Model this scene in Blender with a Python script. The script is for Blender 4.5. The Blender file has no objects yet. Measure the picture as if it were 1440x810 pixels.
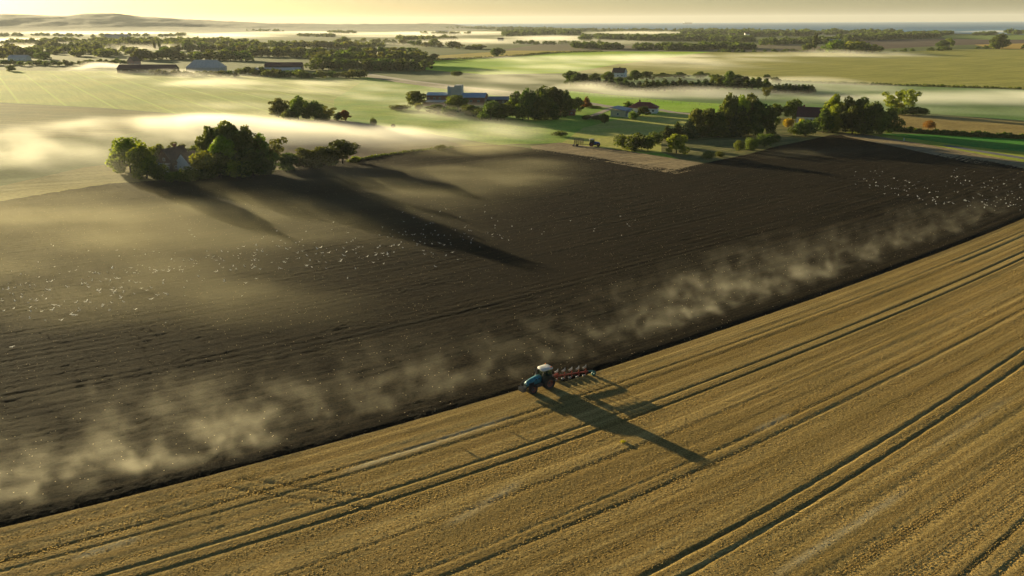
import bpy, bmesh, math, random
import numpy as np
from mathutils import Vector, Matrix

# ------------------------------------------------------------------ camera, sky, sun, exposure
SC = bpy.context.scene
COL = SC.collection
R = math.radians
H, F, HY, ROLL = 50.0, 1109.0, 30.6, math.atan(0.0046)     # eye height (m), focal length and horizon row in the 1440 px photograph
PITCH = math.atan((405 - HY) / F)
cam_d = bpy.data.cameras.new('camera')
cam = bpy.data.objects.new('camera', cam_d)
COL.objects.link(cam)
cam_d.sensor_width = 36.0
cam_d.lens = 36.0 * F / 1440.0
cam_d.clip_start, cam_d.clip_end = 0.5, 90000
cam.matrix_world = (Matrix.Translation((0, 0, H)) @ Matrix.Rotation(math.pi / 2 - PITCH, 4, 'X')
                    @ Matrix.Rotation(-ROLL, 4, 'Z'))
SC.camera = cam

SUN_AZ, SUN_EL = R(-41.0), R(6.3)                           # azimuth from +Y, towards -X
sun_dir = Vector((math.sin(SUN_AZ) * math.cos(SUN_EL), math.cos(SUN_AZ) * math.cos(SUN_EL), math.sin(SUN_EL)))
world = bpy.data.worlds.new('World')
SC.world = world
world.use_nodes = True
wn = world.node_tree.nodes
bg = wn['Background']
sky = wn.new('ShaderNodeTexSky')
sky.sky_type = 'NISHITA'
sky.sun_disc = False
sky.sun_elevation = SUN_EL
sky.sun_rotation = SUN_AZ
sky.air_density, sky.dust_density, sky.ozone_density = 0.95, 0.55, 2.6
world.node_tree.links.new(sky.outputs[0], bg.inputs[0])
bg.inputs[1].default_value = 0.046
sun_l = bpy.data.lights.new('sun', 'SUN')
sun_l.energy, sun_l.angle, sun_l.color = 5.0, R(0.6), (1.0, 0.82, 0.46)
sun = bpy.data.objects.new('sun', sun_l)
COL.objects.link(sun)
sun.location = (-300, 350, 200)
sun.rotation_euler = sun_dir.to_track_quat('Z', 'Y').to_euler()

SC.view_settings.view_transform = 'Standard'
SC.view_settings.look = 'None'
SC.view_settings.gamma = 1.0
SC.view_settings.use_curve_mapping = False
SC.view_settings.exposure = 1.42
cy = SC.cycles
cy.use_denoising = True
cy.max_bounces, cy.diffuse_bounces, cy.glossy_bounces = 5, 2, 2
cy.transmission_bounces, cy.transparent_max_bounces, cy.volume_bounces = 3, 8, 1
cy.volume_step_rate, cy.volume_max_steps = 1.0, 512
cy.use_adaptive_sampling = True
cy.adaptive_threshold = 0.02
cy.sample_clamp_indirect = 3.0

# ------------------------------------------------------------------ where a pixel of the photograph meets the ground
CR, SR = math.cos(ROLL), math.sin(ROLL)
CP, SP = math.cos(PITCH), math.sin(PITCH)
def ray(px, py):
    dx, dy = px - 720.0, py - 405.0
    x = CR * dx - SR * dy
    y = SR * dx + CR * dy
    return np.array([x / F, CP - (y / F) * SP, -SP - (y / F) * CP])
def G(px, py, z=0.0):
    d = ray(px, py)
    t = (H - z) / max(-d[2], 1e-4)
    t = min(t, 24000)
    return d[0] * t, d[1] * t
def height_at(px, base_y, top_y):
    x, y = G(px, base_y)
    d = ray(px, top_y)
    return H + d[2] * y / d[1]
def to_px(x, y, z):
    dx, dy, dz = x, y, z - H
    depth = dy * CP - dz * SP
    up = dy * SP + dz * CP
    X = F * dx / depth
    Y = -F * up / depth
    return 720 + CR * X + SR * Y, 405 - SR * X + CR * Y
def scale_at(py):
    x, y = G(720, py)
    return math.hypot(y * CP + H * SP, 0) / F              # metres per photograph pixel

rng = np.random.default_rng(11)
random.seed(5)

def lattice(shape, seed):
    return np.random.default_rng(seed).random(shape)
def vnoise2(x, y, seed=0, n=256):
    t = lattice((n, n), seed)
    xi, yi = np.floor(x).astype(int), np.floor(y).astype(int)
    fx, fy = x - xi, y - yi
    fx, fy = fx * fx * (3 - 2 * fx), fy * fy * (3 - 2 * fy)
    a, b = t[xi % n, yi % n], t[(xi + 1) % n, yi % n]
    c, d = t[xi % n, (yi + 1) % n], t[(xi + 1) % n, (yi + 1) % n]
    return (a * (1 - fx) + b * fx) * (1 - fy) + (c * (1 - fx) + d * fx) * fy
def vnoise3(x, y, z, seed=0, n=64):
    t = lattice((n, n, n), seed)
    xi, yi, zi = [np.floor(q).astype(int) for q in (x, y, z)]
    fx, fy, fz = x - xi, y - yi, z - zi
    fx, fy, fz = [q * q * (3 - 2 * q) for q in (fx, fy, fz)]
    def at(i, j, k): return t[(xi + i) % n, (yi + j) % n, (zi + k) % n]
    def lx(j, k): return at(0, j, k) * (1 - fx) + at(1, j, k) * fx
    return ((lx(0, 0) * (1 - fy) + lx(1, 0) * fy) * (1 - fz) + (lx(0, 1) * (1 - fy) + lx(1, 1) * fy) * fz)
def fbm2(x, y, seed=0, o=4):
    s, a, tot = 0, 1.0, 0
    for i in range(o):
        s = s + a * vnoise2(x * 2 ** i + 17.3 * i, y * 2 ** i - 9.1 * i, seed + i)
        tot += a; a *= 0.5
    return s / tot
def fbm3(x, y, z, seed=0, o=3):
    s, a, tot = 0, 1.0, 0
    for i in range(o):
        s = s + a * vnoise3(x * 2 ** i + 7.3 * i, y * 2 ** i - 9.1 * i, z * 2 ** i + 3.7 * i, seed + i)
        tot += a; a *= 0.5
    return s / tot

# ------------------------------------------------------------------ objects and tags
def tag(o, label=None, cat=None, group=None, kind=None):
    if label: o['label'] = label
    if cat: o['category'] = cat
    if group: o['group'] = group
    if kind: o['kind'] = kind
    return o
def link(o, parent=None):
    COL.objects.link(o)
    if parent is not None: o.parent = parent
    return o
def empty(name, loc, rz=0.0, scale=1.0):
    o = bpy.data.objects.new(name, None)
    o.empty_display_size = 0.5
    link(o)
    o.location = loc
    o.rotation_euler = (0, 0, rz)
    o.scale = (scale,) * 3 if not hasattr(scale, '__len__') else scale
    return o
def mesh_np(name, verts, faces, mat=None, smooth=False, uv=None):
    """verts (n,3), faces (m,k) arrays -> mesh data"""
    me = bpy.data.meshes.new(name)
    verts = np.asarray(verts, dtype=np.float32); faces = np.asarray(faces, dtype=np.int32)
    m, k = faces.shape
    me.vertices.add(len(verts)); me.vertices.foreach_set('co', verts.ravel())
    me.loops.add(m * k); me.loops.foreach_set('vertex_index', faces.ravel())
    me.polygons.add(m)
    me.polygons.foreach_set('loop_start', np.arange(0, m * k, k, dtype=np.int32))
    if uv is not None:
        l = me.uv_layers.new(name='rows')
        l.data.foreach_set('uv', np.asarray(uv, dtype=np.float32)[faces.ravel()].ravel())
    me.update(calc_edges=True)
    me.validate()
    if smooth: me.polygons.foreach_set('use_smooth', np.ones(len(me.polygons), dtype=bool))
    if mat: me.materials.append(mat)
    return me
def obj(name, me, parent=None, loc=None):
    o = bpy.data.objects.new(name, me)
    link(o, parent)
    if loc is not None: o.location = loc
    return o
def bm_obj(name, bm, mat, parent=None, smooth=False, bevel=0):
    if bevel:
        bmesh.ops.bevel(bm, geom=bm.edges[:], offset=bevel, segments=2, affect='EDGES', clamp_overlap=True)
    bmesh.ops.recalc_face_normals(bm, faces=bm.faces[:])
    me = bpy.data.meshes.new(name)
    bm.to_mesh(me); bm.free()
    if smooth:
        for p in me.polygons: p.use_smooth = True
    me.materials.append(mat)
    return obj(name, me, parent)
def add_box(bm, x0, x1, y0, y1, z0, z1, rot=None):
    vs = [bm.verts.new((x, y, z)) for x in (x0, x1) for y in (y0, y1) for z in (z0, z1)]
    for f in ((0, 1, 3, 2), (4, 6, 7, 5), (0, 4, 5, 1), (2, 3, 7, 6), (0, 2, 6, 4), (1, 5, 7, 3)):
        bm.faces.new([vs[i] for i in f])
    return vs
def add_bar(bm, a, b, r, n=8, r2=None):
    a, b = Vector(a), Vector(b)
    d = (b - a).normalized()
    q = d.to_track_quat('Z', 'Y')
    r2 = r if r2 is None else r2
    A = [bm.verts.new(a + q @ Vector((r * math.cos(t), r * math.sin(t), 0))) for t in [2 * math.pi * i / n for i in range(n)]]
    B = [bm.verts.new(b + q @ Vector((r2 * math.cos(t), r2 * math.sin(t), 0))) for t in [2 * math.pi * i / n for i in range(n)]]
    for i in range(n):
        bm.faces.new((A[i], A[(i + 1) % n], B[(i + 1) % n], B[i]))
    bm.faces.new(A[::-1]); bm.faces.new(B)
def add_beam(bm, a, b, w, h):
    """a rectangular bar from a to b"""
    a, b = Vector(a), Vector(b)
    d = (b - a).normalized(); s = d.cross(Vector((0, 0, 1))).normalized() * w / 2; u = s.cross(d).normalized() * h / 2
    A = [bm.verts.new(a + p) for p in (s + u, -s + u, -s - u, s - u)]
    B = [bm.verts.new(b + p) for p in (s + u, -s + u, -s - u, s - u)]
    for i in range(4): bm.faces.new((A[i], A[(i + 1) % 4], B[(i + 1) % 4], B[i]))
    bm.faces.new(A[::-1]); bm.faces.new(B)
def add_loft(bm, rings, cap=True):
    V = [[bm.verts.new(p) for p in r] for r in rings]
    n = len(V[0])
    for a, b in zip(V, V[1:]):
        for i in range(n): bm.faces.new((a[i], a[(i + 1) % n], b[(i + 1) % n], b[i]))
    if cap: bm.faces.new(V[0][::-1]); bm.faces.new(V[-1])
def add_lathe_y(bm, prof, cx, cy_, cz, n=32, closed=True):
    """profile (radius, y) turned about the axle (y axis)"""
    rings = [[bm.verts.new((cx + r * math.cos(t), cy_ + y, cz + r * math.sin(t))) for t in [2 * math.pi * i / n for i in range(n)]] for r, y in prof]
    m = len(rings)
    for k in range(m if closed else m - 1):
        a, b = rings[k], rings[(k + 1) % m]
        for i in range(n): bm.faces.new((a[i], a[(i + 1) % n], b[(i + 1) % n], b[i]))
    if not closed:
        bm.faces.new(rings[0]); bm.faces.new(rings[-1][::-1])

# ------------------------------------------------------------------ materials
def new_mat(name):
    m = bpy.data.materials.new(name); m.use_nodes = True
    return m, m.node_tree.nodes, m.node_tree.links, m.node_tree.nodes['Principled BSDF']
def mixc(nt, fac, a, b, bt='MIX'):
    n = nt.nodes.new('ShaderNodeMix'); n.data_type = 'RGBA'; n.blend_type = bt
    for i, v in ((0, fac), (6, a), (7, b)):
        if hasattr(v, 'is_output'): nt.links.new(v, n.inputs[i])
        else: n.inputs[i].default_value = v if i == 0 else tuple(v) + (1,) if len(v) == 3 else v
    return n.outputs[2]
def noise(nt, vec, scale, detail=3, rough=0.55, dims='3D'):
    n = nt.nodes.new('ShaderNodeTexNoise'); n.noise_dimensions = dims
    n.inputs['Scale'].default_value = scale; n.inputs['Detail'].default_value = detail; n.inputs['Roughness'].default_value = rough
    if vec is not None: nt.links.new(vec, n.inputs['Vector'])
    return n.outputs['Fac']
def ramp(nt, fac, lo, hi):
    n = nt.nodes.new('ShaderNodeMapRange'); n.interpolation_type = 'SMOOTHSTEP'
    nt.links.new(fac, n.inputs[0]); n.inputs[1].default_value = lo; n.inputs[2].default_value = hi
    return n.outputs[0]
def mapping(nt, vec, scale=(1, 1, 1), rz=0.0, loc=(0, 0, 0)):
    """rotate first, then stretch"""
    a = nt.nodes.new('ShaderNodeMapping'); a.inputs['Rotation'].default_value = (0, 0, rz); a.inputs['Location'].default_value = loc
    nt.links.new(vec, a.inputs[0])
    b = nt.nodes.new('ShaderNodeMapping'); b.inputs['Scale'].default_value = scale
    nt.links.new(a.outputs[0], b.inputs[0])
    return b.outputs[0]
def math_n(nt, op, a, b=None):
    n = nt.nodes.new('ShaderNodeMath'); n.operation = op
    for i, v in ((0, a), (1, b)):
        if v is None: continue
        if hasattr(v, 'is_output'): nt.links.new(v, n.inputs[i])
        else: n.inputs[i].default_value = v
    return n.outputs[0]
def bump(nt, bsdf, h, strength, dist):
    b = nt.nodes.new('ShaderNodeBump'); b.inputs['Strength'].default_value = strength; b.inputs['Distance'].default_value = dist
    nt.links.new(h, b.inputs['Height']); nt.links.new(b.outputs[0], bsdf.inputs['Normal'])

def plain(name, col, rough=0.6, metal=0.0, var=0.25, vscale=3.0, spec=0.4, coat=0.0):
    m, N, L, p = new_mat(name)
    nt = m.node_tree
    tc = N.new('ShaderNodeTexCoord').outputs['Object']
    f = ramp(nt, noise(nt, tc, vscale, 4, 0.6), 0.3, 0.7)
    c = mixc(nt, f, [v * (1 - var) for v in col], [min(1, v * (1 + var * 0.6)) for v in col])
    L.new(c, p.inputs['Base Color'])
    p.inputs['Roughness'].default_value = rough; p.inputs['Metallic'].default_value = metal
    p.inputs['Specular IOR Level'].default_value = spec
    p.inputs['Coat Weight'].default_value = coat
    return m

def field_mat(name, c1, c2, c3=None, ang=35.0, line=6.0, patch=60.0, contrast=0.5, bumpd=0.05, tram=0.0, fine=0.6):
    """a crop or grass field: broad patches, drill lines along ang (deg from +X), optional tramlines every tram metres"""
    m, N, L, p = new_mat(name)
    nt = m.node_tree
    tc = N.new('ShaderNodeTexCoord').outputs['Object']
    broad = ramp(nt, noise(nt, tc, 1.0 / patch, 4, 0.6), 0.35, 0.65)
    rows = noise(nt, mapping(nt, tc, (0.012, 1.0 / line, 1), -R(ang)), 1.0, 4, 0.7)
    rows = ramp(nt, rows, 0.35, 0.65)
    fn = noise(nt, tc, fine, 4, 0.7)
    c = mixc(nt, broad, c1, c2)
    f = math_n(nt, 'MULTIPLY', rows, contrast)
    c = mixc(nt, f, c, c3 if c3 else [v * 0.6 for v in c2])
    c = mixc(nt, 0.5, c, mixc(nt, ramp(nt, fn, 0.3, 0.7), (0.55, 0.55, 0.55), (1.35, 1.35, 1.35)), 'MULTIPLY')
    if tram:
        s = N.new('ShaderNodeSeparateXYZ'); L.new(mapping(nt, tc, (1, 1, 1), -R(ang)), s.inputs[0])
        t = math_n(nt, 'PINGPONG', s.outputs[1], tram / 2)
        t = math_n(nt, 'LESS_THAN', t, 0.9)
        c = mixc(nt, math_n(nt, 'MULTIPLY', t, 0.45), c, [v * 1.7 for v in c1])
    L.new(c, p.inputs['Base Color'])
    p.inputs['Roughness'].default_value = 1.0; p.inputs['Specular IOR Level'].default_value = 0.1
    h = math_n(nt, 'ADD', fn, math_n(nt, 'MULTIPLY', rows, 0.8))
    bump(nt, p, h, 0.6, bumpd * 4)
    return m

def foliage_mat(name, dark, light, trans=0.42):
    m, N, L, p = new_mat(name)
    nt = m.node_tree
    tc = N.new('ShaderNodeTexCoord').outputs['Object']
    oi = N.new('ShaderNodeObjectInfo').outputs['Random']
    gi = N.new('ShaderNodeNewGeometry').outputs['Random Per Island']
    f = ramp(nt, noise(nt, tc, 0.55, 3), 0.3, 0.7)
    f = math_n(nt, 'ADD', math_n(nt, 'MULTIPLY', f, 0.5), math_n(nt, 'MULTIPLY', gi, 0.5))
    c = mixc(nt, f, dark, light)
    hs = N.new('ShaderNodeHueSaturation')
    L.new(c, hs.inputs['Color'])
    L.new(math_n(nt, 'ADD', math_n(nt, 'MULTIPLY', oi, 0.05), 0.475), hs.inputs['Hue'])
    L.new(math_n(nt, 'ADD', math_n(nt, 'MULTIPLY', oi, 0.5), 0.75), hs.inputs['Value'])
    L.new(hs.outputs[0], p.inputs['Base Color'])
    p.inputs['Roughness'].default_value = 0.7; p.inputs['Specular IOR Level'].default_value = 0.25
    tr = N.new('ShaderNodeBsdfTranslucent')
    L.new(mixc(nt, 1.0, hs.outputs[0], (1.3, 1.25, 0.5), 'MULTIPLY'), tr.inputs[0])
    ms = N.new('ShaderNodeMixShader'); ms.inputs[0].default_value = trans
    L.new(p.outputs[0], ms.inputs[1]); L.new(tr.outputs[0], ms.inputs[2])
    L.new(ms.outputs[0], N['Material Output'].inputs[0])
    return m

FOL = {
    'dark': foliage_mat('foliage_dark', (0.042, 0.070, 0.015), (0.129, 0.171, 0.028)),
    'mid': foliage_mat('foliage_mid', (0.064, 0.101, 0.015), (0.194, 0.241, 0.032)),
    'light': foliage_mat('foliage_light', (0.129, 0.171, 0.019), (0.320, 0.362, 0.037), 0.45),
    'yellow': foliage_mat('foliage_yellow', (0.236, 0.222, 0.015), (0.642, 0.523, 0.037), 0.5),
    'conifer': foliage_mat('foliage_conifer', (0.025, 0.056, 0.018), (0.086, 0.131, 0.028), 0.2),
    'olive': foliage_mat('foliage_olive', (0.073, 0.092, 0.023), (0.192, 0.208, 0.044)),
    'rust': foliage_mat('foliage_rust', (0.151, 0.070, 0.019), (0.362, 0.171, 0.037)),
}
BARK = plain('bark', (0.06, 0.045, 0.03), 0.9)
# ------------------------------------------------------------------ sheets of ground
def sheet(name, pts, mat, z, world_pts=False, kind='structure', sub=0):
    P = pts if world_pts else [G(*p) for p in pts]
    bm = bmesh.new()
    f = bm.faces.new([bm.verts.new((x, y, z)) for x, y in P])
    if f.normal.z < 0: f.normal_flip()
    bmesh.ops.triangulate(bm, faces=[f])
    o = bm_obj(name, bm, mat)
    for p in o.data.polygons:
        if p.normal.z < 0: o.data.flip_normals(); break
    o['kind'] = kind
    return o

M_ground = field_mat('grassland', (0.12, 0.16, 0.035), (0.17, 0.19, 0.055), None, 20, 30, 160, 0.3)
g = obj('ground', mesh_np('ground', [(24000 * math.cos(t), 24000 * math.sin(t), 0) for t in np.linspace(0, 2 * math.pi, 97)[:-1]] + [(0, 0, 0)],
        [(i, (i + 1) % 96, 96) for i in range(96)], M_ground))
tag(g, kind='structure')
def dir_px(a, b):
    (x0, y0), (x1, y1) = G(*a), G(*b)
    return math.degrees(math.atan2(y1 - y0, x1 - x0))

# fields beyond the ploughed land (corner pixels of the photograph unprojected onto the ground)
fm = field_mat
FIELDS = [
  ('drilled_field', [(-260, 100), (0, 99), (160, 100), (300, 106), (450, 110), (520, 108), (560, 118), (640, 135), (560, 160), (420, 178), (262, 161), (150, 152), (0, 144), (-260, 136)],
      fm('field_drilled', (0.309, 0.398, 0.056), (0.457, 0.475, 0.087), (0.239, 0.288, 0.033), dir_px((75, 110), (145, 150)), 5, 70, 0.55, tram=24), 0.03),
  ('harrowed_field', [(-260, 135), (0, 145), (150, 153), (262, 162), (300, 172), (150, 192), (0, 196), (-260, 215)],
      fm('field_harrowed', (0.152, 0.152, 0.043), (0.216, 0.189, 0.053), (0.115, 0.106, 0.033), dir_px((0, 170), (200, 178)), 3, 40, 0.5, tram=14), 0.05),
  ('rough_field', [(-260, 255), (0, 262), (120, 235), (180, 228), (400, 225), (400, 238), (240, 256), (160, 259), (0, 285), (-260, 325)],
      fm('field_rough', (0.216, 0.189, 0.053), (0.309, 0.255, 0.074), None, 20, 2, 20, 0.4), 0.03),
  ('fallow_field', [(380, 172), (470, 168), (560, 181), (660, 206), (740, 202), (700, 206), (620, 209), (520, 222), (400, 238), (300, 220), (300, 190)],
      fm('field_fallow', (0.131, 0.089, 0.058), (0.185, 0.131, 0.076), None, 25, 3, 25, 0.4), 0.04),
  ('pasture', [(520, 108), (575, 117), (720, 134), (800, 143), (870, 150), (960, 158), (1000, 175), (985, 215), (960, 225), (890, 214), (787, 201), (700, 204), (560, 181), (470, 167), (470, 140)],
      fm('field_pasture', (0.219, 0.395, 0.028), (0.380, 0.483, 0.057), None, dir_px((560, 180), (700, 195)), 4, 30, 0.4), 0.035),
  ('meadow', [(880, 165), (985, 158), (1020, 190), (1010, 215), (975, 222), (930, 216), (870, 212), (790, 201), (820, 180)],
      fm('field_meadow', (0.410, 0.441, 0.069), (0.532, 0.492, 0.116), None, 10, 2, 18, 0.4), 0.07),
  ('scrubland', [(930, 190), (1100, 165), (1250, 180), (1185, 187), (1120, 200), (1060, 216), (1000, 229), (975, 232), (930, 214)],
      fm('field_scrub', (0.169, 0.150, 0.051), (0.277, 0.232, 0.078), (0.074, 0.110, 0.019), 30, 3, 9, 0.7), 0.10),
  ('green_field', [(585, 97), (600, 84), (700, 82), (790, 74), (862, 72.5), (1010, 73), (1000, 84), (870, 90), (800, 103), (680, 105)],
      fm('field_green', (0.300, 0.546, 0.014), (0.475, 0.660, 0.015), None, dir_px((620, 95), (900, 80)), 8, 120, 0.35), 0.06),
  ('barley_field', [(1000, 73), (1100, 73.5), (1240, 75), (1330, 70), (1440, 69), (1720, 66), (1720, 132), (1440, 125), (1220, 119), (1100, 114), (1000, 106), (870, 104), (800, 103), (860, 92)],
      fm('field_barley', (0.430, 0.392, 0.076), (0.531, 0.468, 0.101), (0.316, 0.304, 0.057), dir_px((1160, 110), (1440, 92)), 7, 90, 0.9, tram=0), 0.08),
  ('low_meadow', [(800, 112), (1000, 107), (1100, 115), (1220, 120), (1440, 126), (1720, 133), (1720, 178), (1440, 170), (1310, 160), (1160, 158), (1080, 150), (960, 144), (850, 132)],
      fm('field_low', (0.153, 0.279, 0.062), (0.221, 0.337, 0.084), None, 12, 5, 60, 0.35), 0.055),
  ('verge_field', [(800, 128), (960, 143), (1080, 150), (1150, 156), (1020, 160), (960, 158), (870, 150), (800, 143)],
      fm('field_verge', (0.300, 0.546, 0.014), (0.399, 0.584, 0.050), None, 5, 4, 40, 0.3), 0.075),
  ('golden_strip', [(600, 82), (700, 80), (790, 73), (860, 71), (720, 71), (620, 78)],
      fm('field_gold', (0.423, 0.332, 0.042), (0.517, 0.390, 0.064), None, 10, 6, 60, 0.3), 0.09),
  ('tilled_field', [(1190, 64), (1210, 56.5), (1330, 54.5), (1400, 56), (1440, 56), (1720, 54), (1720, 61), (1440, 61), (1330, 64), (1220, 70)],
      fm('field_tilled', (0.115, 0.079, 0.055), (0.153, 0.108, 0.072), None, 8, 10, 200, 0.3), 0.15),
  ('ripe_strip', [(1370, 63), (1440, 61), (1720, 58), (1720, 66), (1440, 69), (1400, 69)],
      fm('field_ripe', (0.536, 0.355, 0.065), (0.631, 0.413, 0.087), None, 8, 6, 60, 0.3), 0.2),
  ('far_meadow', [(1320, 50), (1440, 49), (1720, 48), (1720, 54), (1400, 56), (1330, 54)],
      fm('field_far_meadow', (0.208, 0.298, 0.045), (0.255, 0.327, 0.056), None, 8, 10, 200, 0.3), 0.25),
  ('far_tilled_field', [(700, 71), (760, 62), (1040, 67), (1090, 60), (1160, 66), (1170, 73), (1000, 73), (860, 72)],
      fm('field_far_tilled', (0.184, 0.147, 0.075), (0.228, 0.192, 0.102), None, 4, 12, 160, 0.3), 0.12),
  ('maize_stubble', [(1250, 160), (1300, 162), (1440, 170), (1720, 180), (1720, 205), (1440, 194), (1300, 188), (1240, 184)],
      fm('field_maize', (0.406, 0.288, 0.089), (0.515, 0.370, 0.116), (0.250, 0.178, 0.051), dir_px((1260, 178), (1440, 187)), 1.2, 12, 0.7, bumpd=0.15), 0.05),
  ('grass_strip', [(1240, 188), (1300, 189), (1440, 195), (1720, 212), (1720, 260), (1440, 219), (1370, 209), (1290, 199), (1235, 191)],
      fm('field_lucerne', (0.053, 0.262, 0.026), (0.091, 0.309, 0.028), None, 12, 3, 30, 0.3), 0.06),
  ('verge', [(1170, 184), (1200, 184), (1290, 196), (1370, 207), (1440, 214), (1720, 254), (1720, 290), (1440, 228), (1340, 212), (1250, 196), (1180, 187)],
      fm('verge_grass', (0.323, 0.381, 0.034), (0.421, 0.433, 0.052), None, 12, 1, 12, 0.3), 0.075),
]
for nm, pts, mt, z in FIELDS:
    sheet(nm, pts, mt, z)

M_road = plain('asphalt_road', (0.16, 0.15, 0.14), 0.9, var=0.2, vscale=0.4)
M_track = plain('gravel_track', (0.33, 0.27, 0.19), 1.0, var=0.25, vscale=0.3)
M_verge = plain('dry_verge', (0.24, 0.19, 0.09), 1.0, var=0.35, vscale=0.2)
def ribbon(name, pts, width, mat, z):
    P = [Vector((*G(*p), 0)) for p in pts]
    # resample for smooth bends
    Lp, Rp = [], []
    for i, p in enumerate(P):
        d = (P[min(i + 1, len(P) - 1)] - P[max(i - 1, 0)]).normalized()
        n = Vector((-d.y, d.x, 0))
        Lp.append(p + n * width / 2); Rp.append(p - n * width / 2)
    bm = bmesh.new()
    a = [bm.verts.new((p.x, p.y, z)) for p in Lp]; b = [bm.verts.new((p.x, p.y, z)) for p in Rp]
    for i in range(len(P) - 1): bm.faces.new((b[i], b[i + 1], a[i + 1], a[i]))
    o = bm_obj(name, bm, mat)
    if o.data.polygons[0].normal.z < 0: o.data.flip_normals()
    o['kind'] = 'structure'
    return o
ribbon('dry_verge', [(505, 103.5), (521, 106.5), (575, 115.5), (630, 123), (720, 134), (800, 143)], 20, M_verge, 0.10)
ribbon('farm_track', [(500, 102.5), (521, 105), (575, 113.5), (630, 120), (720, 130), (790, 139), (832, 146), (860, 151)], 8, M_track, 0.13)
ribbon('farm_track', [(925, 154), (945, 158), (985, 162)], 6, M_track, 0.13)
ribbon('road', [(1330, 205), (1365, 211), (1400, 216.5), (1440, 223), (1560, 243), (1700, 268)], 4.5, M_road, 0.12)
ribbon('grass_path', [(822, 168), (860, 152)], 4, M_track, 0.13)

# field boundary: the dark ditch and bank lines between far fields
# ------------------------------------------------------------------ the ploughed land and the stubble: frame (u along the furrows, w across them)
UA = R(35.5)
UX, UY = math.cos(UA), math.sin(UA)
def bow(u):
    u = np.asarray(u, dtype=float)
    return np.where(u < 80, 0.00085 * (u - 80) ** 2, 0.00028 * (u - 80) ** 2)
def from_uw(u, w):
    v = w + bow(u)
    return u * UX - v * UY, u * UY + v * UX
def to_uw(x, y):
    u = x * UX + y * UY
    v = -x * UY + y * UX
    return u, v - bow(u)
W_AHEAD, W_BEHIND = 82.2, 80.6          # unploughed edge ahead of and behind the tractor
U_PLOUGH = 66.5
def in_poly(x, y, P):
    P = np.asarray(P); inside = np.zeros(x.shape, bool)
    j = len(P) - 1
    for i in range(len(P)):
        xi, yi = P[i]; xj, yj = P[j]
        c = ((yi > y) != (yj > y)) & (x < (xj - xi) * (y - yi) / (yj - yi + 1e-12) + xi)
        inside ^= c; j = i
    return inside
def grid_field(name, u0, u1, du, w0, w1, dw, zfun, mat, keep, edge=None, smooth=False, chaff=None):
    us = np.arange(u0, u1 + 1e-6, du); ws = np.arange(w0, w1 + 1e-6, dw)
    U, W = np.meshgrid(us, ws, indexing='ij')
    W2 = W if edge is None else edge(U, W)
    X, Y = from_uw(U, W2)
    Z = zfun(U, W2, X, Y)
    nu, nw = U.shape
    idx = np.arange(nu * nw).reshape(nu, nw)
    q = np.stack([idx[:-1, :-1], idx[1:, :-1], idx[1:, 1:], idx[:-1, 1:]], -1)
    uc = (U[:-1, :-1] + U[1:, 1:]) / 2; wc = (W2[:-1, :-1] + W2[1:, 1:]) / 2
    k = keep(uc, wc)
    q = q[k]
    used = np.unique(q.ravel()); remap = np.full(nu * nw, -1); remap[used] = np.arange(len(used))
    V = np.stack([X, Y, Z], -1).reshape(-1, 3)[used]
    UV = np.stack([U, W2], -1).reshape(-1, 2)[used]
    me = mesh_np(name, V, remap[q], mat, smooth, UV)
    if chaff is not None:
        at = me.attributes.new('chaff', 'FLOAT', 'POINT'); at.data.foreach_set('value', chaff(U, W2).ravel()[used].astype(np.float32))
    o = obj(name, me); o['kind'] = 'structure'
    return o
def edge_w(u):
    u = np.asarray(u, float)
    return np.where(u < U_PLOUGH, W_AHEAD, W_BEHIND) + 0.10 * (vnoise2(u / 1.3, u * 0 + 3.3, 77) - 0.5)

# top boundary of the ploughed land
TOP = [G(*p) for p in [(-260, 330), (-100, 302), (0, 284), (160, 258), (240, 253.5), (400, 239), (480, 227), (570, 214), (620, 208), (700, 203.5), (752, 209)]]
HEAD = [G(*p) for p in [(752, 209), (952, 239)]]
TOP2 = [G(*p) for p in [(952, 239), (987, 231), (1060, 216), (1090, 207), (1120, 201), (1170, 190), (1190, 189.5)]]
HEAD2 = [G(*p) for p in [(1190, 189.5), (1260, 201), (1340, 217), (1440, 237), (1560, 262), (1700, 292)]]
FAR_POLY = TOP + TOP2[1:] + HEAD2[1:] + [from_uw(420, 60), from_uw(200, 20), from_uw(-60, 60)]
FAR_POLY = [(float(a), float(b)) for a, b in [(p[0], p[1]) for p in TOP + [HEAD[1]] + TOP2[1:] + HEAD2[1:]]] + [tuple(map(float, from_uw(330, 40))), tuple(map(float, from_uw(60, 30))), tuple(map(float, from_uw(-130, 60)))]
def saw(u, w):
    """each pass of the plough ends a little short or long at the headlands"""
    k = np.floor((w - 80.6) / 2.3)
    return 1.6 * (vnoise2(k * 5.3, k * 0.7, 31) - 0.5) + ((w - 80.6) / 2.3 - k) * 2.2
def keep_plough(u, w):
    x, y = from_uw(u + saw(u, w), w)
    return in_poly(x, y, FAR_POLY) & (w > edge_w(u) - 0.001)

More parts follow.
